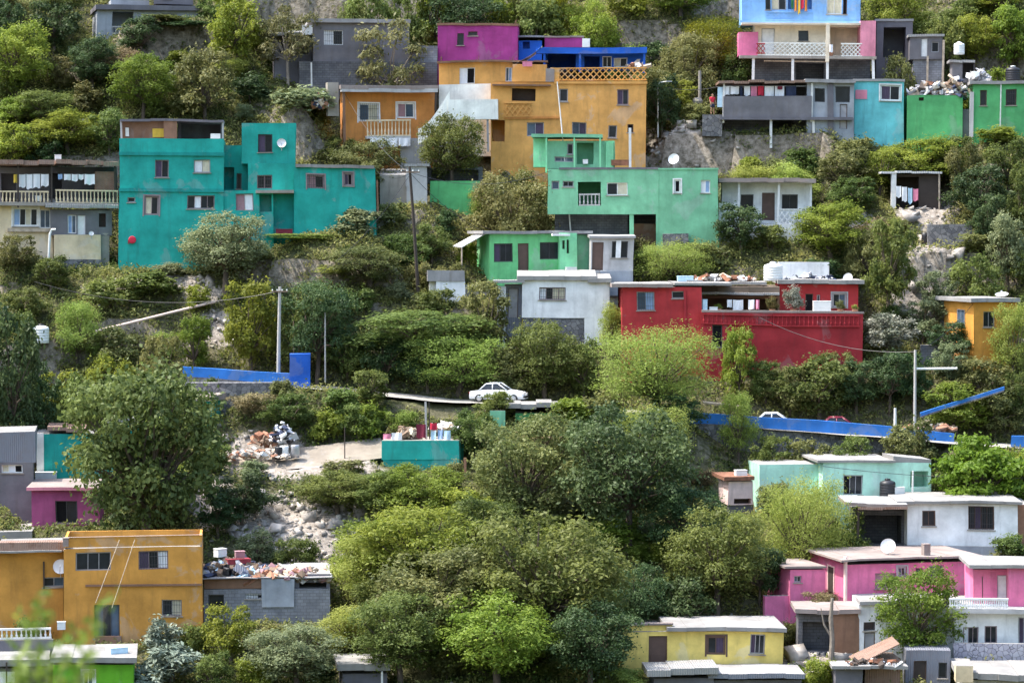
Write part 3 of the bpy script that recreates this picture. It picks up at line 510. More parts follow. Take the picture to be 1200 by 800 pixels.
# white lattice house
h=House('white_porch_house','white house with two porch pillars and white lattice railings beside the mint house','house',842,281,1,land='white porch house')
h.vol('white',(846,213,951,262),1.3,5,[(868,227,883,245,'K:g'),(893,225,908,258,'Dk'),(916,227,935,244,'K:gg')],ground=False); h.roof('roofp',(842,208,956,213),-.4,7,rag=.12,top='roofw'); h.vol('white',(842,262,940,283),0,6,sink=3,name='lower_wall'); h.lattice('framew',(913,244,940,262),.1,.5,.08); h.lattice('framew',(872,247,890,262),.1,.5,.08)
h.post('framew',866,213,262,.1,.16,'pillar'); h.post('framew',912,213,262,.1,.16,'pillar'); h.post('framew',950,213,262,.6,.2,'pillar'); h.vol('whitew',(843,238,866,262),.1,1,ground=False); h.done()
# dark shack with laundry
h=House('dark_shack','dark wooden shack with a thin pale roof among trees on the right slope','shack',1036,244,4,land='dark shack'); h.vol('wooddark',(1048,204,1104,245),0,4,[(1050,207,1078,243,'O2')],top='tin',sink=1.5); h.roof('tin',(1032,200,1106,202.5),-.8,5,rag=.2); h.post('polew',1047,202,245,-.5,.4); h.post('pale_wood',1102,202,245,-.5,.12); h.done()
for i,(a,b,c,m,l) in enumerate([(1050,1056,231,'white_cloth','left white'),(1057,1063,236,'white_cloth','longest white'),(1064,1069,238,'lightblue_cloth','pale blue'),(1070,1076,235,'rose_cloth','pink')]): cloth(h,'hanging_garment',(a,218+i,b,c),-.6,m,f'{l} garment drying in front of the dark shack','laundry in front of the dark shack')
# small grey sheds between teal and mint houses
h=House('grey_hut','leaning grey concrete hut between the teal and the ochre houses','hut',445,239,-2,land='grey hut'); h.vol('concrete',(445,206,478,242),0,4,slope=.6,sink=2,top='roofg'); h.vol('greyw',(478,196,500,238),-.3,3.5,[(474,205,476,220,'A:g')],sink=2,top='roofg'); h.roof('tinw',(474,193,503,196),-.5,4,rag=.1); h.done()
h=House('low_white_wall','low white garden wall with a grey pier right of the teal house','garden wall',418,263,-3); h.vol('white',(426,250,463,264),0,.35,sink=1,top='roofw'); h.vol('greyw',(418,253,426,264),.05,.4,sink=1); h.vol('greyb',(441,247,447,258),-.06,.5,ground=False); h.done()
h=House('green_garden_wall','long low green wall left of the large mint house','garden wall',503,234,0,land='low green wall'); h.vol('greenr',(503,212,562,234),0,.4,sink=2,top='roofg'); h.vol('cinderd',(500,196,565,214),2.5,2,[(505,199,560,212,'O1')],ground=False); h.pad(h.L(500,214)[0],h.L(565,214)[0],2.4,4.5,h.L(530,214,2.5)[1]-1); h.done()
# small green house
h=House('small_green_house','small bright green house with a sunlit mint side above the white house','house',574,318,14,land='small bright green house')
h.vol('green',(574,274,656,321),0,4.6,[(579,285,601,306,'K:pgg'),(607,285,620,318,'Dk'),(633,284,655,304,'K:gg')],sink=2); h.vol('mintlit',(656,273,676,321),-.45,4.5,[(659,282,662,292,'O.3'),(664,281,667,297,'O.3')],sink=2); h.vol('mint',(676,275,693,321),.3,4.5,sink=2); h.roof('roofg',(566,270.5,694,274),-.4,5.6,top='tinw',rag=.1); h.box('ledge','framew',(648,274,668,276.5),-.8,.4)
mb=MB(); u0,w0=h.L(572,271,.4); u1,w1=h.L(540,289,.4)
mb.face([(u0,.2,w0),(u0,3.6,w0),(u1,3.6,w1),(u1,.2,w1)],MAT['tin']); mb.face([(u0,.2,w0-.06),(u1,.2,w1-.06),(u1,3.6,w1-.06),(u0,3.6,w0-.06)],MAT['tin']); mb.face([(u0,.2,w0),(u1,.2,w1),(u1,.2,w1-.06),(u0,.2,w0-.06)],MAT['tin']); mb.box(u1,u1+.1,.3,.4,w1-2,w1-.05,MAT['pale_wood']); mb.build('side_awning',h.e); h.done()
h.box('step','plastic_white',(664,313,676,321),-1.0,.5)
h=House('grey_annex','grey concrete annex with a dark doorway right of the small green house','annex',692,331,2); h.vol('greyw',(692,279,743,332),0,4.5,[(693.5,284,707,317,'Dk'),(717,283,725,302,'K:g'),(727,283,736,302,'K:g')],sink=2,top='roofg'); h.box('window_pier','framew',(722,282,728,303),-.08,.07); h.roof('roofg',(690,276.5,745,279.5),-.3,5,rag=.1,top='tin'); h.box('ledge','greyb',(704,317,743,331),-.35,.33,sink=1); h.done()
# white house
h=House('white_house','white house with a sliding window on a dark stone base next to the red house','house',612,394,0,land='stone-based white house')
h.vol('white',(612,329,715,372),0,6,[(632,337,664,351,'P:wgcc_')],ground=False,top='roofw'); h.vol('stonewall',(614,371,686,396),.08,5.8,sink=2,name='stone_base'); h.vol('white',(686,371,715,396),0,6,sink=2,name='lower_wall'); h.roof('roofw',(606,324,700,329),-.3,6.6,rise=.35,rag=.1); h.roof('roofw',(690,326,717,331),-.35,6.4,top='roofw',rise=.2)
h.vol('tingrey',(592,334,612,376),.9,4,[(596,338,608,372,'Dg')],sink=2,top='tinw'); h.vol('framew',(583,336,593,380),.2,.5,sink=2); h.roof('tinw',(578,329,615,332),-.3,4.6,rag=.12); h.done()
h=House('white_shed','small white shed with a dark roof in the scrub left of the white house','shed',505,353,3); h.vol('whitew',(505,330,515,353),.8,3,sink=2); h.vol('white',(513,330,546,354),0,3.4,[(511,334,513,340,'A:g')],sink=2,top='roofg'); h.roof('roofg',(503,318,546,331),-.2,3.8,rag=.15); h.done()
h=House('concrete_wall','low stained concrete wall between the white shed and the white house','garden wall',546,349,0); h.vol('concrete',(546,333,586,350),.4,.4,sink=2); h.done()
# red house
h=House('red_house','long crimson house with a planted roof terrace and baluster parapet','house',718,421,2,land='crimson house')
h.vol('red',(728,337,822,402),0,6,[(745,343,766,365,'A:bl'),(786,342,801,351,'A:g')],sink=3); h.roof('roofp',(716,333,788,337.5),-.5,7,rag=.1,top='roofw'); h.roof('roofw',(790,332,858,335),-.2,6,rag=.12); h.box('downpipe','redd',(800,341,803,400),-.1,.1)
h.vol('redd',(821,366,1012,423),-.35,4.5,[(834,382,846,408,'K:v')],sink=3,top='concrete',name='terrace_wall'); h.box('coping','roofp',(822,364.5,1013,367),-.42,.5); h.balus('redd',(823,368,905,381),-.42,None,'baluster_band',.34); h.balus('redd',(906,368,1008,382),-.42,None,'baluster_band',.34)
h.vol('red',(915,333,1006,368),3.9,5,[(945,344,954,368,'Dv'),(976,343,993,360,'A:gb!'),(958,345,962,360,'A:g')],ground=False); h.roof('roofw',(913,328,1013,332.5),3.2,6,rag=.08,top='roofw'); h.vol('brownc',(824,347,915,368),3.9,4,[(826,350,912,367,'O3')],ground=False,top='roofbrown'); h.roof('roofbrown',(786,336,915,346),2.6,5.6,rag=.1); h.roof('tinw',(820,343,915,345.5),2.0,1.0,rag=.08,name='awning'); h.roof('tinw',(786,330,900,333),3.6,4,rag=.25,name='roof')
h.post('polew',822,344,366,1.8,.12); h.done()
h.vol('white',(913,307,972,330),7.2,1.2,ground=False,name='roof_wall',top='roofw')
htank(h,906,329,5,.72,1.35,'plastic_white','round white water tank on the roof of the crimson house')
for i,(a,b,y,m,l) in enumerate([(852,858,360,'white_cloth','round white'),(859,871,363,'white_cloth','puffy white'),(877,884,362,'white_cloth','small white'),(886,890,362,'rose_cloth','pink')]): cloth(h,'hanging_towel',(a,351,b,y),.9,m,f'{l} cloth drying on the terrace of the crimson house','cloths on the terrace of the crimson house',.14)
crate(h,'washing_machine',963,365,1.6,(1.3,.6,.75),'plastic_white','white washing tub on the terrace of the crimson house','tub'); crate(h,'white_crate',836,365,.5,(.6,.4,.3),'plastic_white','white crate at the left end of the crimson terrace','crate')
crate(h,'blue_bucket',826,364,.4,(.35,.35,.8),'lightblue_cloth','pale blue bin at the left end of the crimson terrace','bin'); crate(h,'roof_crate',803,331,4.5,(1.2,.8,.45),'lightblue_cloth','pale blue box on the left roof of the crimson house','box')
dish(h,994,326,4.5,.38,'white dish on the right end of the crimson house roof',(-.4,-.8,.4)); hjunk(h,950,328,6,2.0,.4,.5,40,'row of dark scrap along the roof wall of the crimson house',['navy_cloth','steel','plastic_black','grey_cloth'],size=(.1,.35)); hjunk(h,845,329,6,2.8,.6,.35,60,'boards and stones weighing down the sheet roof of the crimson house',['pale_wood','tinw','white_cloth','rust'],size=(.12,.5))
HR=h
# yellow-orange house, right edge
h=House('golden_house','golden yellow house with a sunlit left side at the right edge','house',1140,433,24,land='golden yellow house'); h.vol('yelloworange',(1140,354,1192,434),0,5.4,[(1152,365,1166,384,'A:gg_')],sink=2.5); h.roof('roofg',(1138,349,1196,354),-.6,6.6,rag=.08,top='roofw')
u,w=h.L(1140,383,0); mb=MB(); 
for (y0,y1) in ((1.5,1.56),(2.75,2.81)): mb.box(-.07,-.005,y0,y1,w,w+1.2,MAT['alu'])
mb.box(-.07,-.005,1.56,2.75,w+1.14,w+1.2,MAT['alu']); mb.box(-.07,-.005,1.56,2.75,w,w+.06,MAT['alu']); mb.box(-.06,-.01,2.13,2.17,w+.06,w+1.14,MAT['alu']); q=mb.build('window',h.e); p=MB(); p.box(-.04,-.004,1.562,2.748,w+.062,w+1.138,MAT['glassblue']); p.build('pane',q); h.done()
dish(h,1174,347,1.5,.5,'pale dome-like dish lying on the roof of the golden yellow house',(-.1,-.25,.95)); 

# lower right: pale aqua house
h=House('aqua_house','long pale aqua house with two dark openings below the blue road wall','house',964,585,12,land='pale aqua house')
h.vol('aqua',(964,542,1091,586),0,5,[(987,557,1010,580,'A:vgg'),(1066,552,1088,571,'O1.6')],sink=2,top='roofw'); h.box('roof_step','roofw',(1045,534,1091,542),.1,3,topdz=(0,-.25,-.25,0)); h.roof('roofw',(958,540,1048,543.5),-.25,5.6,rag=.1); h.vol('aqua',(890,545,960,586),1.5,4.5,sink=2,top='roofw'); h.post('polew',1069,552,584,-.5,.1); h.done()
htank(h,1040,583,-1.0,.55,1.25,'plastic_black','black water tank in front of the pale aqua house')
crate(h,'white_board',1054,583,-1.1,(.9,.1,.7),'plastic_white','slanted white board beside the black water tank','board',.5)
h=House('tank_hut','small grey-pink square hut with a rusty top between trees left of the aqua house','hut',845,596,16,land='small grey hut'); h.vol('pinkc',(855,562,884,590),0,2.6,[(862,582,882,589,'O.6')],ground=False,top='rust'); h.vol('greyd',(856,589,884,622),.1,2.4,sink=2); h.roof('rust',(850,557,886,562),-.3,3.3,rag=.08); h.done(); crate(h,'white_sack',868,557,.6,(.8,.5,.35),'plastic_white','white sack on the roof of the small grey hut','sack')
# white house lower right
h=House('white_flat_house','white house with a broad pale sheet roof and barred windows under the aqua house','house',1062,639,6,land='white flat-roofed house')
h.vol('white',(1062,590,1192,641),0,6,[(1080,598,1096,617,'B:gg'),(1134,593,1165,621,'B:gpgg#')],sink=2,top='roofw'); h.roof('roofw',(1050,587,1198,590),-.5,6.8,rag=.1); h.vol('greyb',(1062,641,1192,652),-.3,2,sink=2,name='lower_wall'); h.vol('cinderd',(1000,598,1062,640),1.6,4,[(1004,604,1056,638,'O2.5')],sink=2); h.roof('roofp',(990,590,1062,594),-1.6,6,rag=.2,name='porch_roof',top='tin'); h.roof('tinrust',(1004,594,1062,597),-1.5,1,rag=.1,name='porch_roof'); h.vol('clay',(1190,590,1206,640),1,4,sink=2); h.post('wooddark',1004,596,640,-1,.16); h.done()
# pink house
h=House('pink_house','bright pink house with a flat pale roof and a small pink annex','house',992,716,23,land='bright pink house')
h.vol('pink',(992,656,1148,718),0,6,[(1025,671,1050,690,'P:rr'),(1052,663,1063,676,'A:bg!'),(1073,665,1081,674,'B:p'),(1088,661,1105,676,'A:bp')],sink=2.5,slope=.1); h.roof('roofp',(986,652,1152,655.5),-.5,6.4,rag=.05,top='roofw')
u,w=h.L(992,706,0); mb=MB(); mb.box(-.06,-.005,2.0,2.9,w,w+2.0,MAT['wooddark']); mb.box(-.09,-.006,1.88,1.99,w,w+2.1,MAT['pinkc']); mb.box(-.09,-.006,2.91,3.02,w,w+2.1,MAT['pinkc']); mb.box(-.09,-.006,1.99,2.91,w+2.01,w+2.1,MAT['pinkc']); mb.build('door',h.e); mb=MB(); mb.box(-.14,-.005,-.12,.16,w-.8,w+3.0,MAT['pinkc']); mb.build('corner_pillar',h.e); h.done()
for k in range(7): pass
dish(h,1041,640,1.5,.5,'large white dish on the roof of the bright pink house',(-.25,-.85,.4)); crate(h,'roof_chimney',1085,651,.4,(.45,.45,.75),'roofp','small square pink chimney box on the bright pink house','chimney box')
h=House('pink_annex','small pink box room with one tiny window left of the bright pink house','annex',926,716,20); h.vol('pink',(926,667,968,718),0,4.4,[(931,675,940,683,'A:bg')],sink=2.5); h.roof('roofp',(920,663,969,667),-.15,4.8,rag=.04); h.vol('pink',(896,698,928,722),.2,.4,sink=2,name='garden_wall'); h.done()
# pink house with terrace at the right edge, over a white house
h=House('terrace_house','white house carrying a pink upper floor with a white balustrade at the right edge','house',1012,770,4,land='pink-topped white house')
h.vol('white',(1006,708,1126,772),.6,6,[(1014,740,1027,766,'Dg'),(1013,728,1027,738,'K:g')],sink=2,top='roofg'); h.vol('white',(1118,716,1212,774),0,8,[(1128,736,1146,756,'P:wgg'),(1153,735,1168,755,'P:gg'),(1193,724,1206,755,'A:pg')],sink=2,top='concrete'); h.box('balcony_floor','greyw',(1112,714,1210,719),-.9,5)
h.vol('pink',(1140,668,1182,716),1.6,5,[(1150,676,1151.5,714,'P:r'),(1168,675,1180,714,'Dw')],ground=False); h.vol('pink',(1182,664,1212,716),.4,6,ground=False); h.roof('roofw',(1136,664,1214,667.5),-.1,6.0,rag=.1,top='roofw'); h.balus('framew',(1112,702,1182,715),-.75,26); h.roof('roofg',(1008,704,1050,708),.2,3,rag=.1,name='porch_roof',top='roofw'); h.done()
h=House('screen_wall','patterned screen-block garden wall at the bottom right','garden wall',1118,778,4); h.vol('screenblock',(1118,755,1206,780),-.5,.3,sink=2,top='roofw'); h.done()
h=House('tan_wall','tan stained retaining wall with a broken face below the pink annex','retaining wall',975,764,6); h.vol('brownc',(975,718,1006,768),0,2.5,sink=2,top='roofw'); h.vol('cinderd',(935,720,975,766),.7,2,[(940,728,972,762,'O1.2')],sink=2,top='roofw'); h.roof('roofp',(932,714,1008,719),-.3,4,rag=.2,name='roof'); h.done()
h=House('rusty_shack','rusty sheet shack with a tilted roof at the bottom right','shack',1010,812,8,land='rusty shack'); h.vol('tinrust',(1014,772,1056,815),0,3,sink=1,top='tinrust'); mb=MB(); u0,w0=h.L(1004,780,-.3); u1,w1=h.L(1054,754,-.3); 
mb.box(u0,u1,-.4,2.8,w0,w0+.07,MAT['tinbrown'],None,0); mb.v=[(x,y,z+(w1-w0)*(x-u0)/(u1-u0)) for x,y,z in mb.v]; mb.build('roof',h.e); h.roof('roofw',(976,779,1066,783),-1.8,2,rag=.25,name='front_roof'); h.vol('greyd',(980,783,1012,815),-1.2,3,ground=False,sink=0); h.done()
hjunk(h,1022,780,-.9,1.7,.6,.45,60,'rusty scrap and rags heaped on the roof of the rusty shack',['rust','wooddark','tin','white_cloth','wooddark','rust'],size=(.1,.4))
h=House('dark_shed','dark slate-coloured shed behind the leafy tree at the bottom right','shed',1058,800,3); h.vol('tingrey',(1062,762,1116,802),0,3,[(1072,774,1088,800,'Db'),(1102,776,1112,794,'K:g')],sink=2,top='tingrey'); h.done()
h=House('white_roof_house','house under a broad white sunlit sheet roof in the bottom right corner','house',1128,838,4); h.vol('greyw',(1128,798,1212,838),0,4.5,sink=2); h.roof('roofw',(1122,790,1215,796),-.8,6.5,rag=.3,top='roofw'); h.vol('cream',(1120,781,1140,800),-1.0,1.2,ground=False); h.done()
# yellow house
h=House('yellow_house','yellow bungalow with a brown door and a white flat roof at the bottom','house',730,787,5,land='yellow bungalow')
h.vol('yellow',(730,741,918,789),0,6,[(761,747,783,786,'Dk'),(830,747,852,769,'B:gp!'),(880,744,897,767,'A:pgg_')],sink=2); h.roof('roofw',(783,736,922,741.5),-.5,5.6,rag=.06); h.box('parapet','yellow',(730,734,789,741),.05,.25); h.roof('roofp',(728,732,790,734.5),-.1,.5,name='coping'); h.done()
h=House('sheet_roof_hut','low hut under a pale sheet roof in front of the yellow bungalow','hut',764,822,4); h.vol('greyd',(766,795,836,822),0,3,sink=2); h.roof('tinw',(758,785,842,793),-.8,4,rag=.2); h.vol('greyd',(836,797,940,826),.4,3,sink=2,top='tingrey'); h.roof('tingrey',(830,790,944,796),-.3,4.2,rag=.1,top='roofg'); h.done()
# orange house bottom left
h=House('amber_house','two-storey amber orange house with a ledge between its floors at the bottom left','house',75,757,-3,land='amber orange house')
h.vol('orangel',(75,641,238,757),0,4,[(88,647,130,669,'A:ggg'),(163,646,198,668,'P:pgw'),(111,709,140,748,'K:bgb'),(190,703,214,722,'A:gc')],sink=2.5); h.box('ledge','brownc',(100,684,238,688),-.16,.15); h.box('parapet','orangel',(75,628,238,641),0,.16); h.box('coping','roofp',(74,627,239,628.5),-.06,.26); u0,w0=h.L(75,641,0); u1,w1=h.L(238,628,0)
mb=MB(); mb.box(u0,u0+.16,.165,3.84,w0+.003,w1,MAT['orangel']); mb.box(u1-.16,u1,.165,3.84,w0+.003,w1,MAT['orangel']); mb.box(u0,u1,3.845,4,w0+.003,w1,MAT['orangel']); mb.build('parapet',h.e); h.box('sill_wall','brownc',(112,745,142,757),-.25,.2)
h.vol('orangel',(-8,646,75,760),1.1,8,[(50,676,75,688,'A:gb')],sink=2.5); h.roof('tinrust',(-8,634,76,645),.4,1.2,name='lean_to',top='tinrust'); h.roof('roofw',(-8,644,72,647),.2,1.5); h.box('downpipe','wooddark',(50,658,51.5,690),.95,.1); h.done()
dish(h,71,664,.6,.48,'blue-white dish on the left side of the amber orange house',(.1,-.9,.3)); crate(h,'wall_lamp',77,640,-.35,(.35,.3,.5),'roofp','small white lamp box on the corner of the amber orange house','lamp box'); crate(h,'wall_box',72,737,-.5,(.5,.35,.45),'plastic_white','white box low on the corner of the amber orange house','box')
# dark pink house left
h=House('plum_house','plum pink house with one dark window above the amber orange house','house',38,629,-4,Y=Yp(690)+9,land='plum pink house'); h.vol('pinkd',(38,575,116,632),0,6,[(65,587,90,613,'K:vg')],sink=4); h.roof('pinkl',(32,571,118,575.5),-.35,6.5,top='roofp'); h.box('ledge','roofw',(-8,623,38,632),-2.5,5,ground=False); h.vol('magenta',(-8,632,76,640),-2.2,5,ground=False,sink=0,name='base_wall'); h.done()
u,w=h.L(108,621,-.3); crate(h,'paint_bucket',108,622,-.4,(.5,.5,.5),'pinkcloth','red and cream bucket on the roof beside the plum pink house','bucket',.6,lid='cream_cloth')
h=House('grey_sheet_house','grey house with a ribbed sheet upper wall at the left edge','house',-6,622,-2,Y=Yp(690)+12.5,land='grey ribbed house'); h.vol('tingrey',(-8,505,41,541),0,5,ground=False); h.vol('grey',(-8,540,38,625),-.1,5,[(2,543,26,553,'W:cwv')],sink=4,top='roofg'); h.done()
h=House('hidden_teal_house','teal walled house mostly hidden by the broad-leaved tree','house',50,562,-2,Y=Yp(690)+19,land='half hidden teal house'); h.vol('teal',(52,507,132,566),0,5,[(104,520,112,540,'K:g')],sink=4); h.vol('whitew',(44,507,52,566),-.1,5,sink=4); h.roof('tinrust',(56,500,100,505),-.4,5,rag=.2); h.vol('teal',(128,494,162,530),3,4,sink=4); h.roof('tinw',(126,490,164,494),2.6,5); h.done(); crate(h,'white_basin',54,560,-.7,(1.5,.7,.4),'plastic_white','long white basin in front of the half hidden teal house','basin')
h=House('teal_corner_hut','small hut with a teal gable and pale roof below the blue wall','hut',222,497,-22); h.vol('teal',(222,472,243,499),0,3.5,sink=2); h.roof('roofp',(206,467,247,471),-.3,4.2,rise=.3); h.done()
# grey block house with junk roof
h=House('junk_roof_house','bare grey block house with its flat roof covered in scrap','house',238,732,-3,land='scrap-roofed block house'); h.vol('cinder',(238,690,386,734),0,7,[(243,697,262,712,'K:g'),(287,696,315,702,'W:wv')],sink=2.5,top='roofg'); h.vol('brownc',(238,678,306,690),.05,6.8,ground=False,top='roofg'); h.vol('greyb',(306,678,344,712),-.1,6.8,ground=False,top='roofg'); h.vol('greyd',(344,672,386,700),.3,6,[(350,682,382,698,'O2')],ground=False,top='roofg'); h.roof('roofg',(236,676.5,388,678.5),-.3,7.4,rag=.15,top='roofg'); h.done()
hjunk(h,272,677,2.6,2.6,2.2,1.3,420,'dark heap of scrap wood and rags on the left of the scrap-roofed house',['navy_cloth','wooddark','grey_cloth','wood','plastic_black','tingrey','concrete','lightblue_cloth']); hjunk(h,338,678,1.6,2.6,1.5,.7,330,'reddish heap of bricks and boards on the right of the scrap-roofed house',['clay','pale_wood','wood','mattress','pinkcloth','rust','concrete'])
crate(h,'red_chest',279,664,2.2,(1.5,.7,.5),'plastic_red','red chest standing on the dark scrap heap','chest',.3); crate(h,'white_bag',258,652,3.0,(.7,.5,.5),'plastic_white','white bag at the top of the dark scrap heap','bag',.7); crate(h,'pink_sack',281,655,3.0,(.6,.5,.5),'pinkcloth','pale pink sack behind the red chest','sack',.2)
# bottom left corner
h=House('lime_house','lime green house under white roof panels in the bottom left corner','house',64,838,-2,land='lime green house'); h.vol('lime',(64,777,158,840),0,5,[(98,785,112,803,'W:gb!')],sink=2); h.roof('roofw',(60,769,161,777),-.5,6,rag=.12); h.done(); crate(h,'blue_box',137,767,1.5,(1.1,.8,.45),'lightblue_cloth','pale blue box lying on the lime green house roof','box',.4)
h=House('white_roof_shed','shed with a white roof and dark front in the bottom left corner','shed',-6,826,-2); h.vol('greyd',(-8,781,56,828),0,4,[(18,785,54,826,'O2')],sink=2); h.roof('roofw',(-8,771,58,780),-.6,5.5,rag=.2); h.box('front_panel','framew',(-8,786,17,826),-.06,.05); h.post('wooddark',7,775,826,-.6,.1); h.done()
h=House('railing_wall','low grey wall with a white balustrade in front of the amber orange house','garden wall',-6,765,-2); h.vol('greyd',(-8,750,62,766),-4.0,.3,ground=True,sink=2,top='roofw'); h.balus('polew',(-6,736,60,750),-3.9); h.done()
h=House('small_white_roof','small hut with a white sheet roof between trees at the bottom','hut',400,812,3); h.vol('greyd',(400,788,452,812),0,3,sink=2); h.roof('roofw',(394,777,456,786),-.6,4,rag=.12); h.post('framew',446,786,806,-.5,.12); h.done()
h=House('olive_tin_hut','rusty hut roof half buried in the central trees','hut',545,735,0); h.vol('brownc',(545,716,596,738),0,3,sink=3); h.roof('tin',(538,708,602,713),-.6,4,rag=.25); h.done()
# teal retaining box with the yard and its things
h=House('teal_tank_wall','teal painted retaining wall of a small yard with a sloping foot','retaining wall',447,548,-6,land='teal retaining wall'); h.vol('teal',(447,516,537,538),0,4,ground=False,top='concrete'); h.vol('teal',(505,537,537,556),.01,4,sink=2,top='concrete'); h.vol('teal2',(449,537,505,549),.02,3.9,sink=2,top='concrete'); h.post('polegrey',499,470,516,1.2,.14,'mast'); h.post('wooddark',503,470,516,1.3,.07,'mast'); h.done()
HT=h
for i,(a,b,y0,y1,m,l) in enumerate([(449,458,508,514,'rose_cloth','pale pink'),(459,471,507,515,'white_cloth','white'),(488,499,497,513,'maroon_cloth','maroon'),(504,512,495,503,'red_cloth','crimson'),(505,511,502,516,'lightblue_cloth','pale blue'),(513,519,503,514,'blue_cloth','washed blue'),(520,528,504,515,'lightblue_cloth','ice blue')]): cloth(h,'drying_cloth',(a,y0,b,y1),.3+.12*(i%3),m,f'{l} cloth hung above the teal retaining wall','cloths above the teal retaining wall')
hjunk(h,478,514,1.5,.8,.4,.9,40,'brown and cream bundle of mats behind the teal retaining wall',['cream_cloth','pale_wood','wood','pinkcloth']); hjunk(h,520,503,2.5,1.0,.4,.4,30,'pale boards stacked behind the cloths at the teal retaining wall',['white_cloth','mattress','pale_wood'])
# blue road walls
h=House('blue_road_wall','bright blue road wall ending in a tall blue block','road wall',213,444,-4,land='tall blue block')
mb=MB(); 
def slopewall(h,mb,pts_,d0,D,mat,sink):
    for (xa,ta,ba),(xb,tb,bb_) in zip(pts_,pts_[1:]):
        h.rect((xa,min(ta,tb),xb,max(ba,bb_)),d0)
        u0,t0=h.L(xa,ta,d0); _,b0=h.L(xa,ba,d0); u1,t1=h.L(xb,tb,d0); _,b1=h.L(xb,bb_,d0); m=MAT[mat]; st=MAT['stonewall']
        F0=[(u0,d0,b0),(u1,d0,b1),(u1,d0,t1),(u0,d0,t0)]; B0=[(x,y+D,z) for x,y,z in F0]
        mb.face(F0,m); mb.face(B0[::-1],m); mb.face([F0[3],F0[2],B0[2],B0[3]],m); mb.face([F0[0],F0[3],B0[3],B0[0]],m); mb.face([F0[1],B0[1],B0[2],F0[2]],m)
        c=h.W((u0+u1)/2,d0+D/2,min(b0,b1)); PADS.append((c.x,c.y,h.fx.x,h.fx.y,(u1-u0)/2,D/2,c.z-.02))
        G0=[(u0,d0-.03,b0-sink),(u1,d0-.03,b1-sink),(u1,d0-.03,b1),(u0,d0-.03,b0)]; G1=[(x,y+D+.06,z) for x,y,z in G0]
        mb.face(G0,st); mb.face(G1[::-1],st); mb.face([G0[3],G0[2],G1[2],G1[3]],st); mb.face([G0[0],G0[3],G1[3],G1[0]],st); mb.face([G0[1],G1[1],G1[2],G0[2]],st)
slopewall(h,mb,[(213,430,441),(255,432.5,444),(300,435.5,448),(342,438.5,451.5)],0,.35,'blue',1.6); mb.build('wall',h.e)
h.box('tall_block','bluer',(340,415,364,454),-.5,1.5,ground=True,sink=.25); h.done()
h=House('blue_road_wall','long bright blue parapet wall of the road below the crimson house','road wall',803,499,2,land='long blue road wall'); mb=MB()
slopewall(h,mb,[(803,484.5,496),(846,486.5,498),(890,489.5,502),(960,493.5,507),(1040,500.5,513),(1080,504.5,517),(1118,508,521)],0,.35,'blue',1.8); mb.build('wall',h.e); h.done(); HB=h
h=House('blue_ramp_wall','narrow blue ramp wall climbing towards the golden yellow house','ramp wall',1078,488,0,land='blue ramp wall'); mb=MB()
slopewall(h,mb,[(1078,484,488),(1105,475,479),(1140,464.5,468.5),(1177,453,457)],0,.4,'blue',.12); mb.build('wall',h.e); h.done()
h=House('blue_road_wall','last short piece of blue road wall at the right edge','road wall',1188,520,0); mb=MB(); slopewall(h,mb,[(1186,511,523),(1206,512,524)],0,.35,'blue',1.5); mb.build('wall',h.e); h.done()
h=House('stone_terrace_wall','grey dry-stone terrace wall below the blue wall with the tall block','stone wall',215,462,-4); h.vol('stonewall',(215,449,332,463),-1.6,.8,sink=1.5,top='stonewall'); h.done()
h=House('slope_wall','dark stone retaining wall on the bare slope below the dark shack','retaining wall',1088,300,3); h.vol('stonewall',(1088,262,1140,292),.5,1,sink=2,top='stonewall'); h.box('ledge_slab','pale_wood',(1066,287,1092,290),-.5,1.5,ground=True); h.done()
h=House('garden_stone_wall','stone terrace wall on the slope above the T-shaped post','stone wall',1085,432,2); h.vol('cinderd',(1078,404,1100,434),1.2,1,sink=2); h.done()

def crook():
    """self-built houses are never quite square: lean and bow every wall, roof and window a little, together"""
    for i,H in enumerate(HOUSES):
        o=Vector((i*7.3,i*3.1,0))
        def go(ob):
            for c in ob.children:
                if c.type=='MESH':
                    for v in c.data.vertices:
                        p=v.co; v.co=p+mnoise.noise_vector(p*.11+o)*.17+mnoise.noise_vector(p*.5+o)*.05
                    c.data.update()
                go(c)
        go(H.e)
bpy.context.view_layer.update(); crook()
# ---------------------------------------------------------------- road
def strip(name, pts_, width, mat, pads=True, lift=.05, rise=0):
    """a road of given width whose front edge runs through the surveyed points"""
    P=[]
    for (a,b),(c,d) in zip(pts_,pts_[1:]):
        n=max(2,int(abs(c-a)/12))
        for k in range(n): P.append((a+(c-a)*k/n,b+(d-b)*k/n))
    P.append(pts_[-1]); Q=[pt(x,y,Yp(y)) for x,y in P]; mb=MB(); m=MAT[mat]; rows=[]
    for i,q in enumerate(Q):
        t=(Q[min(i+1,len(Q)-1)]-Q[max(0,i-1)]); t.z=0; t.normalize(); nrm=Vector((-t.y,t.x,0))
        j=random.uniform(-.15,.15); rows.append([q+nrm*(f*width+(j if f in(0,1) else 0))+Vector((0,0,lift+f*rise+random.uniform(-.02,.02))) for f in (0,.33,.66,1)])
        if pads:
            ns=1 if not rise else 6
            for k in range(ns): c=q+nrm*width*(k+.5)/ns; PADS.append((c.x,c.y,t.x,t.y,.7,width/2/ns+.2,q.z-.06+rise*k/ns))
    for a,b in zip(rows,rows[1:]):
        for k in range(3): mb.face([a[k],b[k],b[k+1],a[k+1]],m)
    o=mb.build(name); tag(o,None,None,None,'structure'); return Q
ROADP=[(200,449),(300,453),(366,456),(440,464),(520,472),(560,473),(640,479),(720,484),(800,494),(860,498)]
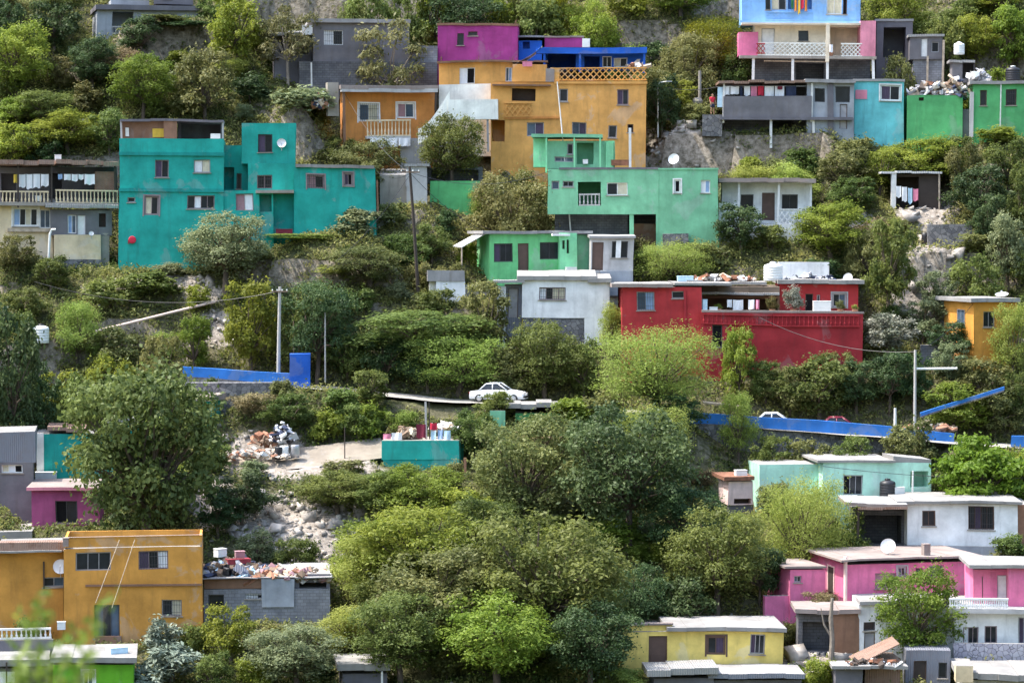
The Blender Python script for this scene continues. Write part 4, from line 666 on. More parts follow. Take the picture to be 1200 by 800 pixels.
strip('road',ROADP,4.2,'roadm'); strip('road',[(800,497),(890,503),(960,508),(1040,514),(1120,521),(1215,527)],4.0,'roadm')
strip('path',[(250,552),(300,554),(350,549),(400,543),(455,536)],3.4,'dirtm',lift=.03,rise=1.15)
# ---------------------------------------------------------------- poles, pipes, car, person
def solo(mb,name,p,label,cat,group=None,rz=0,smooth=False):
    o=mb.build(name,None,smooth); o.location=p; o.rotation_euler=(0,0,rz); return tag(o,label,cat,group)
def gp(px,py,dY=0): return pt(px,py,Yp(py)+dY)
def hgt(px,y0,p):  # height above p of the sight line at pixel row y0
    return pt(px,y0,p.y).z-p.z
def pole(px0,ytop,px1,ybase,r,mat,label,arm=None,name='utility_pole',cat='pole',dY=0):
    p=gp(px1,ybase,dY); top=pt(px0,ytop,p.y)-p; e=empty(name,p); tag(e,label,cat)
    mb=MB(); mb.tube([(0,0,-1),top*.5,top],[r*1.15,r,r*.8],MAT[mat],8); mb.build('shaft',e)
    if arm:
        m=MB(); z=top.z-arm[0]; x=top.x*z/top.z; m.box(x-arm[1]/2,x+arm[1]/2,-.17,-.07,z,z+.1,MAT['wood']); 
        for k in (-.45,-.15,.15,.45): m.lathe([(0,z+.1),(.035,z+.1),(.045,z+.17),(.02,z+.22),(0,z+.23)],MAT['plastic_white'],6,(x+k*arm[1],-.12,0))
        m.build('cross_arm',e)
    return e
pole(480,195,491,345,.13,'wooddark','dark leaning wooden utility pole between the teal and the small green house',(.5,1.5)); pole(328,336,326,433,.14,'polegrey','pale concrete utility pole behind the blue wall with the tall block',(.4,1.2))
pole(350,372,350,418,.07,'wood','short wooden post among bushes right of the pale utility pole',name='wooden_post',cat='post'); pole(358,370,357,416,.06,'wood','thin wooden post just left of the tall block of the blue wall',name='wooden_post',cat='post'); pole(381,366,381,432,.06,'polegrey','slim grey post above the tall blue block',name='wooden_post',cat='post'); pole(344,376,344,420,.05,'wood','leftmost slim post among bushes above the tall blue block',name='wooden_post',cat='post')
pole(1049,478,1049,512,.11,'polew','short white post behind the long blue road wall',name='bollard_post',cat='post'); pole(653,96,670,272,.055,'polew','tall thin pale antenna mast in front of the orange and mint houses',name='antenna_mast',cat='mast',dY=-.5)
pole(404,500,404,535,.04,'wooddark','thin dark stake at the edge of the pale yard',name='stake',cat='stake')
p=gp(1072,496); e=empty('sign_post',p); tag(e,'tall white post with a long horizontal white pipe on its right side','post'); t=hgt(1072,410,p); mb=MB(); mb.tube([(0,0,-1),(0,0,t)],[.11,.09],MAT['polegrey'],8); mb.build('shaft',e); z=hgt(1072,432,p); mb=MB(); mb.tube([(.1,0,z),(3.1,.5,z)],[.08,.08],MAT['plastic_white'],8); mb.build('side_pipe',e)
p=gp(771,147); e=empty('street_lamp',p); tag(e,'slim pale street lamp right of the big orange house','street lamp'); t=hgt(771,97,p); mb=MB(); mb.tube([(0,0,-1),(0,0,t*.93),(.15,-.1,t),(.8,-.4,t+.1)],[.07,.06,.05,.04],MAT['polew'],7); mb.build('shaft',e); mb=MB(); mb.box(.7,1.15,-.5,-.33,t+.03,t+.14,MAT['steel']); mb.build('lamp_head',e)
p=gp(878,118,1); mb=MB(); mb.box(-.16,.16,-.12,.12,-1,hgt(878,82,p),MAT['concrete'],None,.03); solo(mb,'concrete_post',p,'short concrete post on the bare slope left of the grey laundry porch','post') if False else None
p=gp(820,122); mb=MB(); mb.tube([(0,0,-1),(0,0,hgt(820,83,p))],[.15,.13],MAT['concrete'],7); mb.lathe([(0,0.02),(.4,.02),(.45,.25),(.3,.5),(0,.55)],MAT['concrete'],9,(-.2,-.3,0)); solo(mb,'concrete_post',p,'pale concrete post with a lump at its foot left of the grey laundry porch','post')
a=gp(112,396); b=gp(252,361); mb=MB(); a.z+=.5; b.z+=.5; mb.tube([a-b+Vector((0,0,0)),(a-b)*.5,(0,0,0)],[.1,.1,.1],MAT['pipe_pink'],8); solo(mb,'water_pipe',b,'long pale pink pipe running slantwise down the slope below the teal house','pipe')
p=gp(61,318); mb=MB(); t=hgt(61,269,p); mb.tube([(-.35,0,-.5),(-.15,0,t*.9),(0,0,t),(.3,0,t)],[.1,.1,.1,.1],MAT['plastic_white'],8); solo(mb,'drain_pipe',p,'white bent drain pipe left of the stone base of the cream porch house','pipe')
p=gp(48,402); tank(p,.62,1.35,'plastic_white','white water tank with a dark lid in the bushes below the cream porch house','plastic_black')
p=gp(1084,286); mb=MB(); mb.lathe([(0,0),(.28,0),(.3,.3),(.28,.6),(.3,.9),(0,.9)],MAT['plastic_black'],12); solo(mb,'oil_drum',p,'black drum on the bare slope below the dark shack','drum',smooth=True)
# yard junk by the dirt path
for i,(x,y,m,l) in enumerate([(327,538,'plastic_black','dark plastic drum'),(333,537,'plastic_white','white drum'),(346,536,'steel','grey metal drum')]):
    p=gp(x,y); mb=MB(); mb.lathe([(0,0),(.3,0),(.32,.3),(.3,.6),(.32,.85),(.29,.9),(0,.9)],MAT[m],12); solo(mb,'drum',p,f'{l} beside the pale yard path on the left','drum','drums beside the yard path',smooth=True)
junk(gp(330,522)+Vector((0,0,.2)),.7,.5,1.7,70,'dark stack of crates and tyres behind the drums of the yard',0,['plastic_black','navy_cloth','wooddark','white_cloth','steel']); junk(gp(300,536),2.2,1.2,.6,120,'rubble and rags beside the path on the left of the yard',0,['rockm','white_cloth','pale_wood','rockm','clay'],size=(.12,.4))
junk(gp(310,520),.8,.4,1.0,40,'brown boards leaning behind the rubble of the yard',0,['wood','rust','clay'])
p=gp(545,556); mb=MB(); mb.box(-.1,.1,-.05,.05,-.3,1.2,MAT['clay']); solo(mb,'clay_post',p,'short clay coloured post at the right end of the teal retaining wall','post')
# pale sheet roof strip right of the car and green sheet below
h=House('sheet_shelter','long low shelter with a pale sheet roof right of the white car','shelter',600,502,0); h.vol('green',(604,484,700,503),.6,2.5,sink=1.5,top='roofw'); h.roof('roofw',(592,473,720,478.5),-.4,4,rag=.3); h.done()
h=House('green_sheet_fence','pale green sheet fence below the white car','fence',576,513,-2); h.vol('mint',(574,481,592,514),0,.15,sink=1); h.done()
# car
def car(p,rz,mat,label,cat='car'):
    e=empty('parked_car',p,rz); tag(e,label,cat)
    X=[-2.05,-2.0,-1.35,-1.15,-.55,.25,.75,1.25,1.95,2.1]; ZT=[.55,.78,.86,.9,.92,.92,.9,.86,.72,.5]; W=[.7,.78,.83,.84,.84,.84,.84,.83,.76,.66]
    m=MAT[mat]; mb=MB(); R=[]
    for x,z,w in zip(X,ZT,W): R.append([(x,-w*.92,.25),(x,-w,.45),(x,-w*.97,z-.08),(x,-w*.85,z),(x,w*.85,z),(x,w*.97,z-.08),(x,w,.45),(x,w*.92,.25)])
    for a,b in zip(R,R[1:]):
        for k in range(8): mb.face([a[k],b[k],b[(k+1)%8],a[(k+1)%8]],m)
    mb.face(R[0],m); mb.face(R[-1][::-1],m)
    C=[(-1.3,.88,.74),(-.78,1.36,.6),(.1,1.38,.6),(.85,.88,.74)]  # cabin profile: x, z, half width
    mb.face([(-.78,-.6,1.36),(.1,-.6,1.38),(.1,.6,1.38),(-.78,.6,1.36)],m)
    for sgn in (-1,1):
        for (x0,z0,w0),(x1,z1,w1) in zip(C,C[1:]):
            pass
        A=[(x,sgn*w,z) for x,z,w in C]
        for q in ((A[0],A[1]),(A[1],A[2]),(A[2],A[3])): mb.tube([q[0],q[1]],[.045,.045],m,5)
        mb.tube([(-.3,sgn*.6,1.37),(-.28,sgn*.755,.9)],[.04,.04],m,5)
    mb.build('body',e,True)
    g=MB(); A=[[(x,s*w*.985,z-.01) for x,z,w in C] for s in (-1,1)]; gm=MAT['carglass']
    for a in A: g.face(a,gm)
    g.face([A[0][0],A[0][1],A[1][1],A[1][0]],gm); g.face([A[0][2],A[0][3],A[1][3],A[1][2]],gm); g.build('window_glass',e)
    for sx in (-1.28,1.3):
        for sy in (-.74,.74):
            w=MB(); w.lathe([(.2,-.09),(.28,-.1),(.31,-.06),(.31,.06),(.28,.1),(.2,.09)],MAT['tyre'],16,(0,0,0),'y'); w=w.build('wheel',e,True); w.location=(sx,sy,.31)
            r=MB(); r.lathe([(0,-.085),(.06,-.1),(.2,-.08),(.2,.08),(.06,.1),(0,.085)],MAT['rim'],12,(0,0,0),'y'); r.build('rim',w)
    for s in (-1,1):
        l=MB(); l.box(2.0,2.09,s*.5-.14,s*.5+.14,.56,.68,MAT['lamp']); l.build('headlight',e); l=MB(); l.box(-2.08,-2.02,s*.55-.13,s*.55+.13,.62,.76,MAT['lampred']); l.build('tail_light',e)
    for x in (2.06,-2.1): b=MB(); b.box(x-.03,x+.09,-.72,.72,.36,.5,MAT['plastic_black']); b.build('bumper',e)
    l=MB(); l.box(-2.1,-2.09,-.2,.2,.58,.68,MAT['plastic_white']); l.build('number_plate',e)
    for s in (-1,1):
        d=MB(); d.box(-.1,.06,s*.85-.012,s*.85+.012,.74,.77,MAT['plastic_black']); d.build('handle',e)
    return e
p=gp(584,473,1.9); car(Vector((p.x,p.y,gp(584,474).z+.08)),math.radians(-12),'carwhite','white saloon car on the road behind the yellow-green tree'); 
p=gp(985,510,2.0); car(Vector((p.x,p.y,p.z-.05)),math.radians(-5),'carred','dark red car parked behind the long blue road wall'); p=gp(909,505,2.0); car(Vector((p.x,p.y,p.z-.05)),math.radians(-5),'carwhite','white car half hidden behind the long blue road wall')
# debris behind the wall at the right end
junk(gp(1090,505,1.5),1.8,.8,.7,50,'tilted boards and rubble at the right end of the long blue road wall',0,['pale_wood','white_cloth','clay','rockm']); 
p=gp(846,484,1.0); mb=MB(); mb.tube([(-1.4,0,.2),(1.4,.1,-.1)],[.12,.1],MAT['pale_wood'],6); solo(mb,'log',p+Vector((0,0,.6)),'weathered log lying over the left end of the long blue road wall','log')
# person in red by the laundry porch
def person(p,rz,shirt,label):
    e=empty('person',p,rz); tag(e,label,'person')
    def skin(name,V,E,R,mat,root,sub=2,par=e,loc=None):
        me=bpy.data.meshes.new(name); me.from_pydata(V,E,[]); o=bpy.data.objects.new(name,me); COL.objects.link(o); o.parent=par
        md=o.modifiers.new('skin','SKIN'); md.use_smooth_shade=True
        if not me.skin_vertices: bpy.context.view_layer.objects.active=o
        for i,r in enumerate(R): me.skin_vertices[0].data[i].radius=(r if isinstance(r,tuple) else (r,r))
        me.skin_vertices[0].data[root].use_root=True
        s=o.modifiers.new('sub','SUBSURF'); s.levels=sub; s.render_levels=sub; me.materials.append(MAT[mat]); return o
    V=[(0,0,.92),(0,.01,1.1),(0,.01,1.36),(0,0,1.48),(0,-.02,1.6),(0,-.02,1.7),  # pelvis chest neck head
       (-.18,.01,1.38),(-.25,-.02,1.12),(-.22,-.14,.90),(-.21,-.19,.82),(.18,.01,1.38),(.26,0,1.12),(.27,-.06,.88),(.27,-.09,.8),
       (-.1,0,.86),(-.12,-.03,.48),(-.13,.02,.09),(-.13,-.12,.04),(.1,0,.86),(.12,.02,.48),(.13,.05,.09),(.14,-.09,.04)]
    E=[(0,1),(1,2),(2,3),(3,4),(4,5),(2,6),(6,7),(7,8),(8,9),(2,10),(10,11),(11,12),(12,13),(0,14),(14,15),(15,16),(16,17),(0,18),(18,19),(19,20),(20,21)]
    R=[(.15,.11),(.14,.1),(.16,.11),.06,(.085,.1),(.07,.08),.06,.045,.035,.03,.06,.045,.035,.03,.09,.06,.045,.035,.09,.06,.045,.035]
    skin('body',V,E,R,'skin',0)
    for (hx,hy,hz,s) in ((-.205,-.2,.8,-1),(.272,-.1,.78,1)):
        for k in range(5): 
            f=(k-1.5)*.02; VV=[(hx+f*.6,hy+f,hz),(hx+f*.7+(.03 if k==4 else 0)*-s,hy+f*1.2-.01,hz-.05),(hx+f*.7+(.035 if k==4 else 0)*-s,hy+f*1.2-.03,hz-.085+.012*abs(k-2))]
            skin('finger',VV,[(0,1),(1,2)],[.012,.01,.008],'skin',0,1)
    skin('shirt',[(0,0,.95),(0,.01,1.1),(0,.01,1.36),(0,0,1.45),(-.18,.01,1.38),(-.235,-.01,1.2),(.18,.01,1.38),(.235,.0,1.2)],[(0,1),(1,2),(2,3),(2,4),(4,5),(2,6),(6,7)],[(.17,.13),(.165,.125),(.185,.135),.07,.085,.065,.085,.065],shirt,0)
    skin('shorts',[(0,0,.95),(0,0,.86),(-.1,0,.82),(-.12,-.02,.55),(.1,0,.82),(.12,.01,.55)],[(0,1),(1,2),(2,3),(1,4),(4,5)],[(.165,.125),(.16,.12),.11,.09,.11,.09],'navy_cloth',0)
    skin('hair',[(0,.0,1.62),(0,-.005,1.73)],[(0,1)],[(.1,.1),(.08,.09)],'hair',0)
    fm=MB(); fm.lathe([(0,0),(.02,0),(.012,.03),(0,.04)],MAT['skin'],6,(0,-.128,1.62)); fm.build('nose',e); fm=MB(); fm.box(-.03,.03,-.118,-.108,1.575,1.585,MAT['maroon_cloth']); fm.build('mouth',e)
    for s in (-1,1): fm=MB(); fm.box(s*.035-.012,s*.035+.012,-.118,-.106,1.65,1.662,MAT['hair']); fm.build('eye',e); fm=MB(); fm.box(s*.098-.012,s*.098+.012,-.03,.01,1.61,1.67,MAT['skin']); fm.build('ear',e)
    return e
u,w=HL.L(835,134,1.0); p=HL.W(u,1.0,w); person(p,.3,'red_cloth','person in a red shirt and dark shorts standing left of the grey laundry porch'); PERSON=bpy.data.objects['person']

def cable(A,B,label,sag=.5,r=.018,cat='cable',mat='plastic_black',name='overhead_cable'):
    a=pt(*A); b=pt(*B); mb=MB(); mb.tube([(b-a)*(k/10)-Vector((0,0,sag*4*(k/10)*(1-k/10))) for k in range(11)],[r]*11,MAT[mat],4); return solo(mb,name,a,label,cat)
YW=Yp(345); YPP=Yp(433)
cable((481,203,YW),(440,200,Yp(270)+1),'overhead cable from the dark wooden pole to the right end of the teal house'); cable((481,203,YW),(570,272,Yp(318)),'overhead cable from the dark wooden pole to the small green house'); cable((481,204,YW),(328,341,YPP),'long sagging cable between the dark wooden pole and the pale utility pole',1.6); cable((481,202,YW),(646,200,Yp(292)),'overhead cable from the dark wooden pole to the large mint house',1.0); cable((481,203,YW),(403,108,Yp(178)),'overhead cable from the dark wooden pole up to the ochre house',.8)
cable((328,341,YPP),(40,330,Yp(410)),'sagging cable from the pale utility pole towards the left edge',1.2); cable((1072,412,Yp(496)),(1140,356,Yp(433)),'cable from the tall white post to the golden yellow house',.5); cable((1072,412,Yp(496)),(890,372,Yp(421)-1),'cable from the tall white post to the crimson house',.8); cable((771,100,Yp(147)),(848,100,Yp(150)),'cable from the street lamp to the grey laundry porch',.4)
cable((964,546,Yp(585)-.3),(1200,560,Yp(600)),'thin black line strung in front of the pale aqua house',.25); cable((140,632,Yp(757)-.5),(112,706,Yp(757)-2.5),'left one of the two yellowish ropes slanting across the amber orange house',.02,.022,'rope','pale_wood','rope'); cable((158,632,Yp(757)-.5),(131,712,Yp(757)-2.5),'right one of the two yellowish ropes slanting across the amber orange house',.02,.022,'rope','pale_wood','rope')
# ---------------------------------------------------------------- the hillside itself
DIRT=[(350,545,110,20),(372,628,72,46),(310,606,50,34),(800,174,66,32),(838,186,36,16),(770,152,34,30),(850,140,30,14),(1092,320,38,46),(1085,245,40,30),(310,525,55,22),(258,385,32,24),(190,330,60,10),(240,345,30,12),(955,777,40,22),(1075,350,34,24),(1110,392,30,34),(420,300,0,0),(1010,262,20,14),(860,120,40,26),(120,338,30,8),(1165,470,30,14),(1000,525,40,10),(980,395,30,14),(250,590,30,40)]
DIRT=[d for d in DIRT if d[2]>0]
def dirtw(x,y,z):
    px,py=project(x,y,z); w=np.zeros_like(px)
    for (cx,cy,a,b) in DIRT: w=np.maximum(w, np.clip(1.6-1.25*np.hypot((px-cx)/a,(py-cy)/b),0,1))
    return w
def axis(segs):
    o=[]
    for a,b,s in segs: o+=list(np.arange(a,b,s))
    return np.array(o+[segs[-1][1]])
XS=axis([(-320,-90,12),(-90,-56,2),(-56,56,.45),(56,90,2),(90,320,12)]); YS=axis([(-60,150,7),(150,166,1),(166,282,.45),(282,300,1.5),(300,520,12)])
GX,GY=np.meshgrid(XS,YS); GZ=h_final(GX,GY)
nx,ny=len(XS),len(YS); co=np.stack([GX,GY,GZ],-1).reshape(-1,3)
idx=np.arange(nx*ny).reshape(ny,nx); q=np.stack([idx[:-1,:-1],idx[:-1,1:],idx[1:,1:],idx[1:,:-1]],-1).reshape(-1,4)
def quadmesh(name,co,q,attrs,mats,smooth=False):
    me=bpy.data.meshes.new(name); me.vertices.add(len(co)); me.vertices.foreach_set('co',co.astype(np.float32).ravel())
    k=q.shape[1]; me.loops.add(q.size); me.loops.foreach_set('vertex_index',q.astype(np.int32).ravel()); me.polygons.add(len(q)); me.polygons.foreach_set('loop_start',np.arange(0,q.size,k,dtype=np.int32))
    if smooth: me.polygons.foreach_set('use_smooth',np.ones(len(q),dtype=bool))
    me.update(calc_edges=True)
    for an,dom,val in attrs: a=me.attributes.new(an,'FLOAT',dom); a.data.foreach_set('value',val.astype(np.float32))
    for m in mats: me.materials.append(m)
    return me
m,nt,N,L=nodes('ground'); out=N('ShaderNodeOutputMaterial'); P=N('ShaderNodeBsdfPrincipled'); L(P.outputs[0],out.inputs[0]); P.inputs['Roughness'].default_value=1; P.inputs['Specular IOR Level'].default_value=.1
g=N('ShaderNodeNewGeometry'); at=N('ShaderNodeAttribute'); at.attribute_name='dirt'
n1=N('ShaderNodeTexNoise'); n1.inputs['Scale'].default_value=.35; n1.inputs['Detail'].default_value=9; n1.inputs['Roughness'].default_value=.7; L(g.outputs['Position'],n1.inputs[0])
n2=N('ShaderNodeTexNoise'); n2.inputs['Scale'].default_value=2.3; n2.inputs['Detail'].default_value=8; n2.inputs['Roughness'].default_value=.7; L(g.outputs['Position'],n2.inputs[0])
nm=N('ShaderNodeMath'); nm.operation='MULTIPLY_ADD'; nm.inputs[1].default_value=.5; L(n2.outputs[0],nm.inputs[0]); nh=N('ShaderNodeMath'); nh.operation='MULTIPLY'; nh.inputs[1].default_value=.5; L(n1.outputs[0],nh.inputs[0]); L(nh.outputs[0],nm.inputs[2]); r=N('ShaderNodeValToRGB'); r.color_ramp.elements[0].color=(.03,.036,.014,1); r.color_ramp.elements[0].position=.35; r.color_ramp.elements[1].color=(.13,.12,.06,1); r.color_ramp.elements[1].position=.7; L(nm.outputs[0],r.inputs[0])
d=N('ShaderNodeValToRGB'); d.color_ramp.elements[0].color=(.11,.09,.072,1); d.color_ramp.elements[0].position=.3; d.color_ramp.elements[1].color=(.46,.41,.365,1); d.color_ramp.elements[1].position=.7; L(n2.outputs[0],d.inputs[0])
ad=N('ShaderNodeMath'); ad.operation='MULTIPLY_ADD'; L(n2.outputs[0],ad.inputs[0]); ad.inputs[1].default_value=1.2; ad.inputs[2].default_value=-.6; s=N('ShaderNodeMath'); s.operation='ADD'; L(ad.outputs[0],s.inputs[0]); L(at.outputs['Fac'],s.inputs[1])
mr=N('ShaderNodeMapRange'); mr.inputs[1].default_value=.35; mr.inputs[2].default_value=.65; L(s.outputs[0],mr.inputs[0])
mx=N('ShaderNodeMix'); mx.data_type='RGBA'; L(mr.outputs[0],mx.inputs['Factor']); L(r.outputs[0],mx.inputs['A']); L(d.outputs[0],mx.inputs['B']); sl=N('ShaderNodeSeparateXYZ'); L(g.outputs['True Normal'],sl.inputs[0]); sm=N('ShaderNodeMapRange'); sm.inputs[1].default_value=.52; sm.inputs[2].default_value=.72; sm.inputs[3].default_value=.85; sm.inputs[4].default_value=0; L(sl.outputs[2],sm.inputs[0]); sx2=N('ShaderNodeMix'); sx2.data_type='RGBA'; L(sm.outputs[0],sx2.inputs['Factor']); L(mx.outputs['Result'],sx2.inputs['A']); sd_=N('ShaderNodeValToRGB'); sd_.color_ramp.elements[0].color=(.08,.066,.048,1); sd_.color_ramp.elements[0].position=.35; sd_.color_ramp.elements[1].color=(.36,.31,.255,1); sd_.color_ramp.elements[1].position=.68; L(n2.outputs[0],sd_.inputs[0]); L(sd_.outputs[0],sx2.inputs['B']); L(sx2.outputs['Result'],P.inputs['Base Color'])
b=N('ShaderNodeBump'); b.inputs['Strength'].default_value=1; b.inputs['Distance'].default_value=.15; L(n2.outputs[0],b.inputs['Height']); L(b.outputs[0],P.inputs['Normal'])
me=quadmesh('hillside',co,q,[('dirt','POINT',dirtw(co[:,0],co[:,1],co[:,2]))],[m],True); o=bpy.data.objects.new('hillside',me); COL.objects.link(o); tag(o,None,None,None,'structure')
def hs(x,y):
    i=np.clip(np.searchsorted(XS,x)-1,0,nx-2); j=np.clip(np.searchsorted(YS,y)-1,0,ny-2)
    a=(x-XS[i])/(XS[i+1]-XS[i]); c=(y-YS[j])/(YS[j+1]-YS[j])
    return (GZ[j,i]*(1-a)+GZ[j,i+1]*a)*(1-c)+(GZ[j+1,i]*(1-a)+GZ[j+1,i+1]*a)*c
def in_pad(x,y,m=0.):
    r=np.zeros(np.shape(x),bool)
    for P_ in PADS: r|=pad_dist(P_,x,y)<m
    return r
# rubble: loose stones on the bare patches
K=90000; x=rng.uniform(-50,52,K); y=rng.uniform(172,275,K); z=hs(x,y); w=dirtw(x,y,z); rockz=np.zeros(K)
px,py=project(x,y,z)
for (cx,cy,a,b_,f) in [(372,628,72,46,1),(310,606,50,34,.8),(800,174,66,32,.5),(1092,320,38,46,.4),(1085,245,40,30,.3),(310,525,55,22,.8),(258,385,32,24,.8),(955,777,40,22,.8),(190,332,60,10,.6),(1110,392,30,34,.5),(835,158,55,18,.4),(768,160,30,30,.7)]:
    rockz=np.maximum(rockz,f*(np.hypot((px-cx)/a,(py-cy)/b_)<1))
keep=(rng.random(K)<rockz*.9+w*.05+.006)&~in_pad(x,y,.1); x,y,z=x[keep],y[keep],z[keep]; n=len(x)
sz=np.clip(rng.lognormal(-2.3,.75,n),.05,.62)
cube=np.array([(a,b_,c) for c in(-1,1) for (a,b_) in((-1,-1),(1,-1),(1,1),(-1,1))],float); V=cube[None]*(1+rng.uniform(-.65,.4,(n,8,3))); V*=np.array([1,.9,.62])*sz[:,None,None]
tl=rng.uniform(-.7,.7,n)[:,None]; V=np.stack([V[:,:,0]*np.cos(tl)-V[:,:,2]*np.sin(tl),V[:,:,1],V[:,:,0]*np.sin(tl)+V[:,:,2]*np.cos(tl)],-1); an=rng.uniform(0,6.28,n); ca,sa=np.cos(an)[:,None],np.sin(an)[:,None]; V=np.stack([V[:,:,0]*ca-V[:,:,1]*sa,V[:,:,0]*sa+V[:,:,1]*ca,V[:,:,2]],-1)+np.stack([x,y,z+sz*.25],-1)[:,None]
fc=np.array([(0,3,2,1),(4,5,6,7),(0,1,5,4),(1,2,6,5),(2,3,7,6),(3,0,4,7)]); Q=(fc[None]+8*np.arange(n)[:,None,None]).reshape(-1,4)
o=bpy.data.objects.new('rubble',quadmesh('rubble',V.reshape(-1,3),Q,[],[MAT['rockm']])); COL.objects.link(o); tag(o,'pale loose stones scattered over the bare slopes and yards','rubble',None,'stuff')
# ---------------------------------------------------------------- plants
def leafmat(name,c1,c2,tr=.38):
    m,nt,N,L=nodes(name); out=N('ShaderNodeOutputMaterial'); P=N('ShaderNodeBsdfPrincipled'); P.inputs['Roughness'].default_value=.55; P.inputs['Specular IOR Level'].default_value=.25
    T=N('ShaderNodeBsdfTranslucent'); M=N('ShaderNodeMixShader'); M.inputs[0].default_value=tr; L(P.outputs[0],M.inputs[1]); L(T.outputs[0],M.inputs[2]); L(M.outputs[0],out.inputs[0])
    at=N('ShaderNodeAttribute'); at.attribute_name='lv'; oi=N('ShaderNodeObjectInfo'); mx=N('ShaderNodeMix'); mx.data_type='RGBA'; mx.inputs['A'].default_value=(*c1,1); mx.inputs['B'].default_value=(*c2,1); L(at.outputs['Fac'],mx.inputs['Factor'])
    hsv=N('ShaderNodeHueSaturation'); r=N('ShaderNodeMapRange'); r.inputs[3].default_value=.475; r.inputs[4].default_value=.52; L(oi.outputs['Random'],r.inputs[0]); L(r.outputs[0],hsv.inputs['Hue'])
    r2=N('ShaderNodeMapRange'); r2.inputs[3].default_value=.8; r2.inputs[4].default_value=1.15; ml=N('ShaderNodeMath'); ml.operation='MULTIPLY'; ml.inputs[1].default_value=7.31; fr=N('ShaderNodeMath'); fr.operation='FRACT'; L(oi.outputs['Random'],ml.inputs[0]); L(ml.outputs[0],fr.inputs[0]); L(fr.outputs[0],r2.inputs[0]); L(r2.outputs[0],hsv.inputs['Value'])
    L(mx.outputs['Result'],hsv.inputs['Color']); L(hsv.outputs[0],P.inputs['Base Color']); L(hsv.outputs[0],T.inputs['Color']); MAT[name]=m; return m
leafmat('leaf_r',(0.07, 0.105, 0.022),(0.2, 0.245, 0.065),0.48); leafmat('leaf_d',(0.028, 0.06, 0.022),(0.095, 0.145, 0.05),0.4); leafmat('leaf_f',(0.2, 0.27, 0.045),(0.36, 0.42, 0.11),0.53); leafmat('leaf_o',(0.1, 0.118, 0.036),(0.245, 0.245, 0.085),0.45); leafmat('leaf_g',(0.12, 0.15, 0.07),(0.27, 0.3, 0.15),0.42)
leafmat('leaf_b',(0.13, 0.185, 0.022),(0.28, 0.33, 0.055),0.53); leafmat('leaf_y',(.14,.17,.015),(.40,.36,.02),.45); leafmat('leaf_a',(.10,.135,.10),(.27,.31,.24),.2); leafmat('leaf_w',(.10,.12,.07),(.45,.44,.36),.25); leafmat('leaf_s',(0.1, 0.115, 0.04),(0.21, 0.21, 0.085),0.4); leafmat('leaf_m',(0.08, 0.15, 0.012),(0.17, 0.26, 0.03),0.48)
leafmat('leaf_B',(.045,.078,.022),(.15,.20,.055),.42); leafmat('leaf_x',(0.12, 0.1, 0.05),(0.28, 0.225, 0.11),0.3); leafmat('leaf_c',(.06,.085,.02),(.20,.14,.045),.4)
def sph(n): v=rng.normal(size=(n,3)); return v/np.linalg.norm(v,axis=1)[:,None]
def leaves(C,Nrm,size,asp,mat,name,lv=None):
    """one small folded leaf face per centre"""
    n=len(C); t=np.cross(Nrm,sph(n)); t/=np.linalg.norm(t,axis=1)[:,None]+1e-9; b=np.cross(Nrm,t); s=(size*rng.uniform(.6,1.4,n))[:,None]
    V=np.stack([C-t*s,C+b*s*asp+Nrm*s*.15,C+t*s,C-b*s*asp+Nrm*s*.15],1).reshape(-1,3); q=np.arange(4*n).reshape(-1,4)
    if lv is None: lv=rng.random(n)**1.3
    return quadmesh(name,V,q,[('lv','FACE',lv)],[mat] if mat else [])
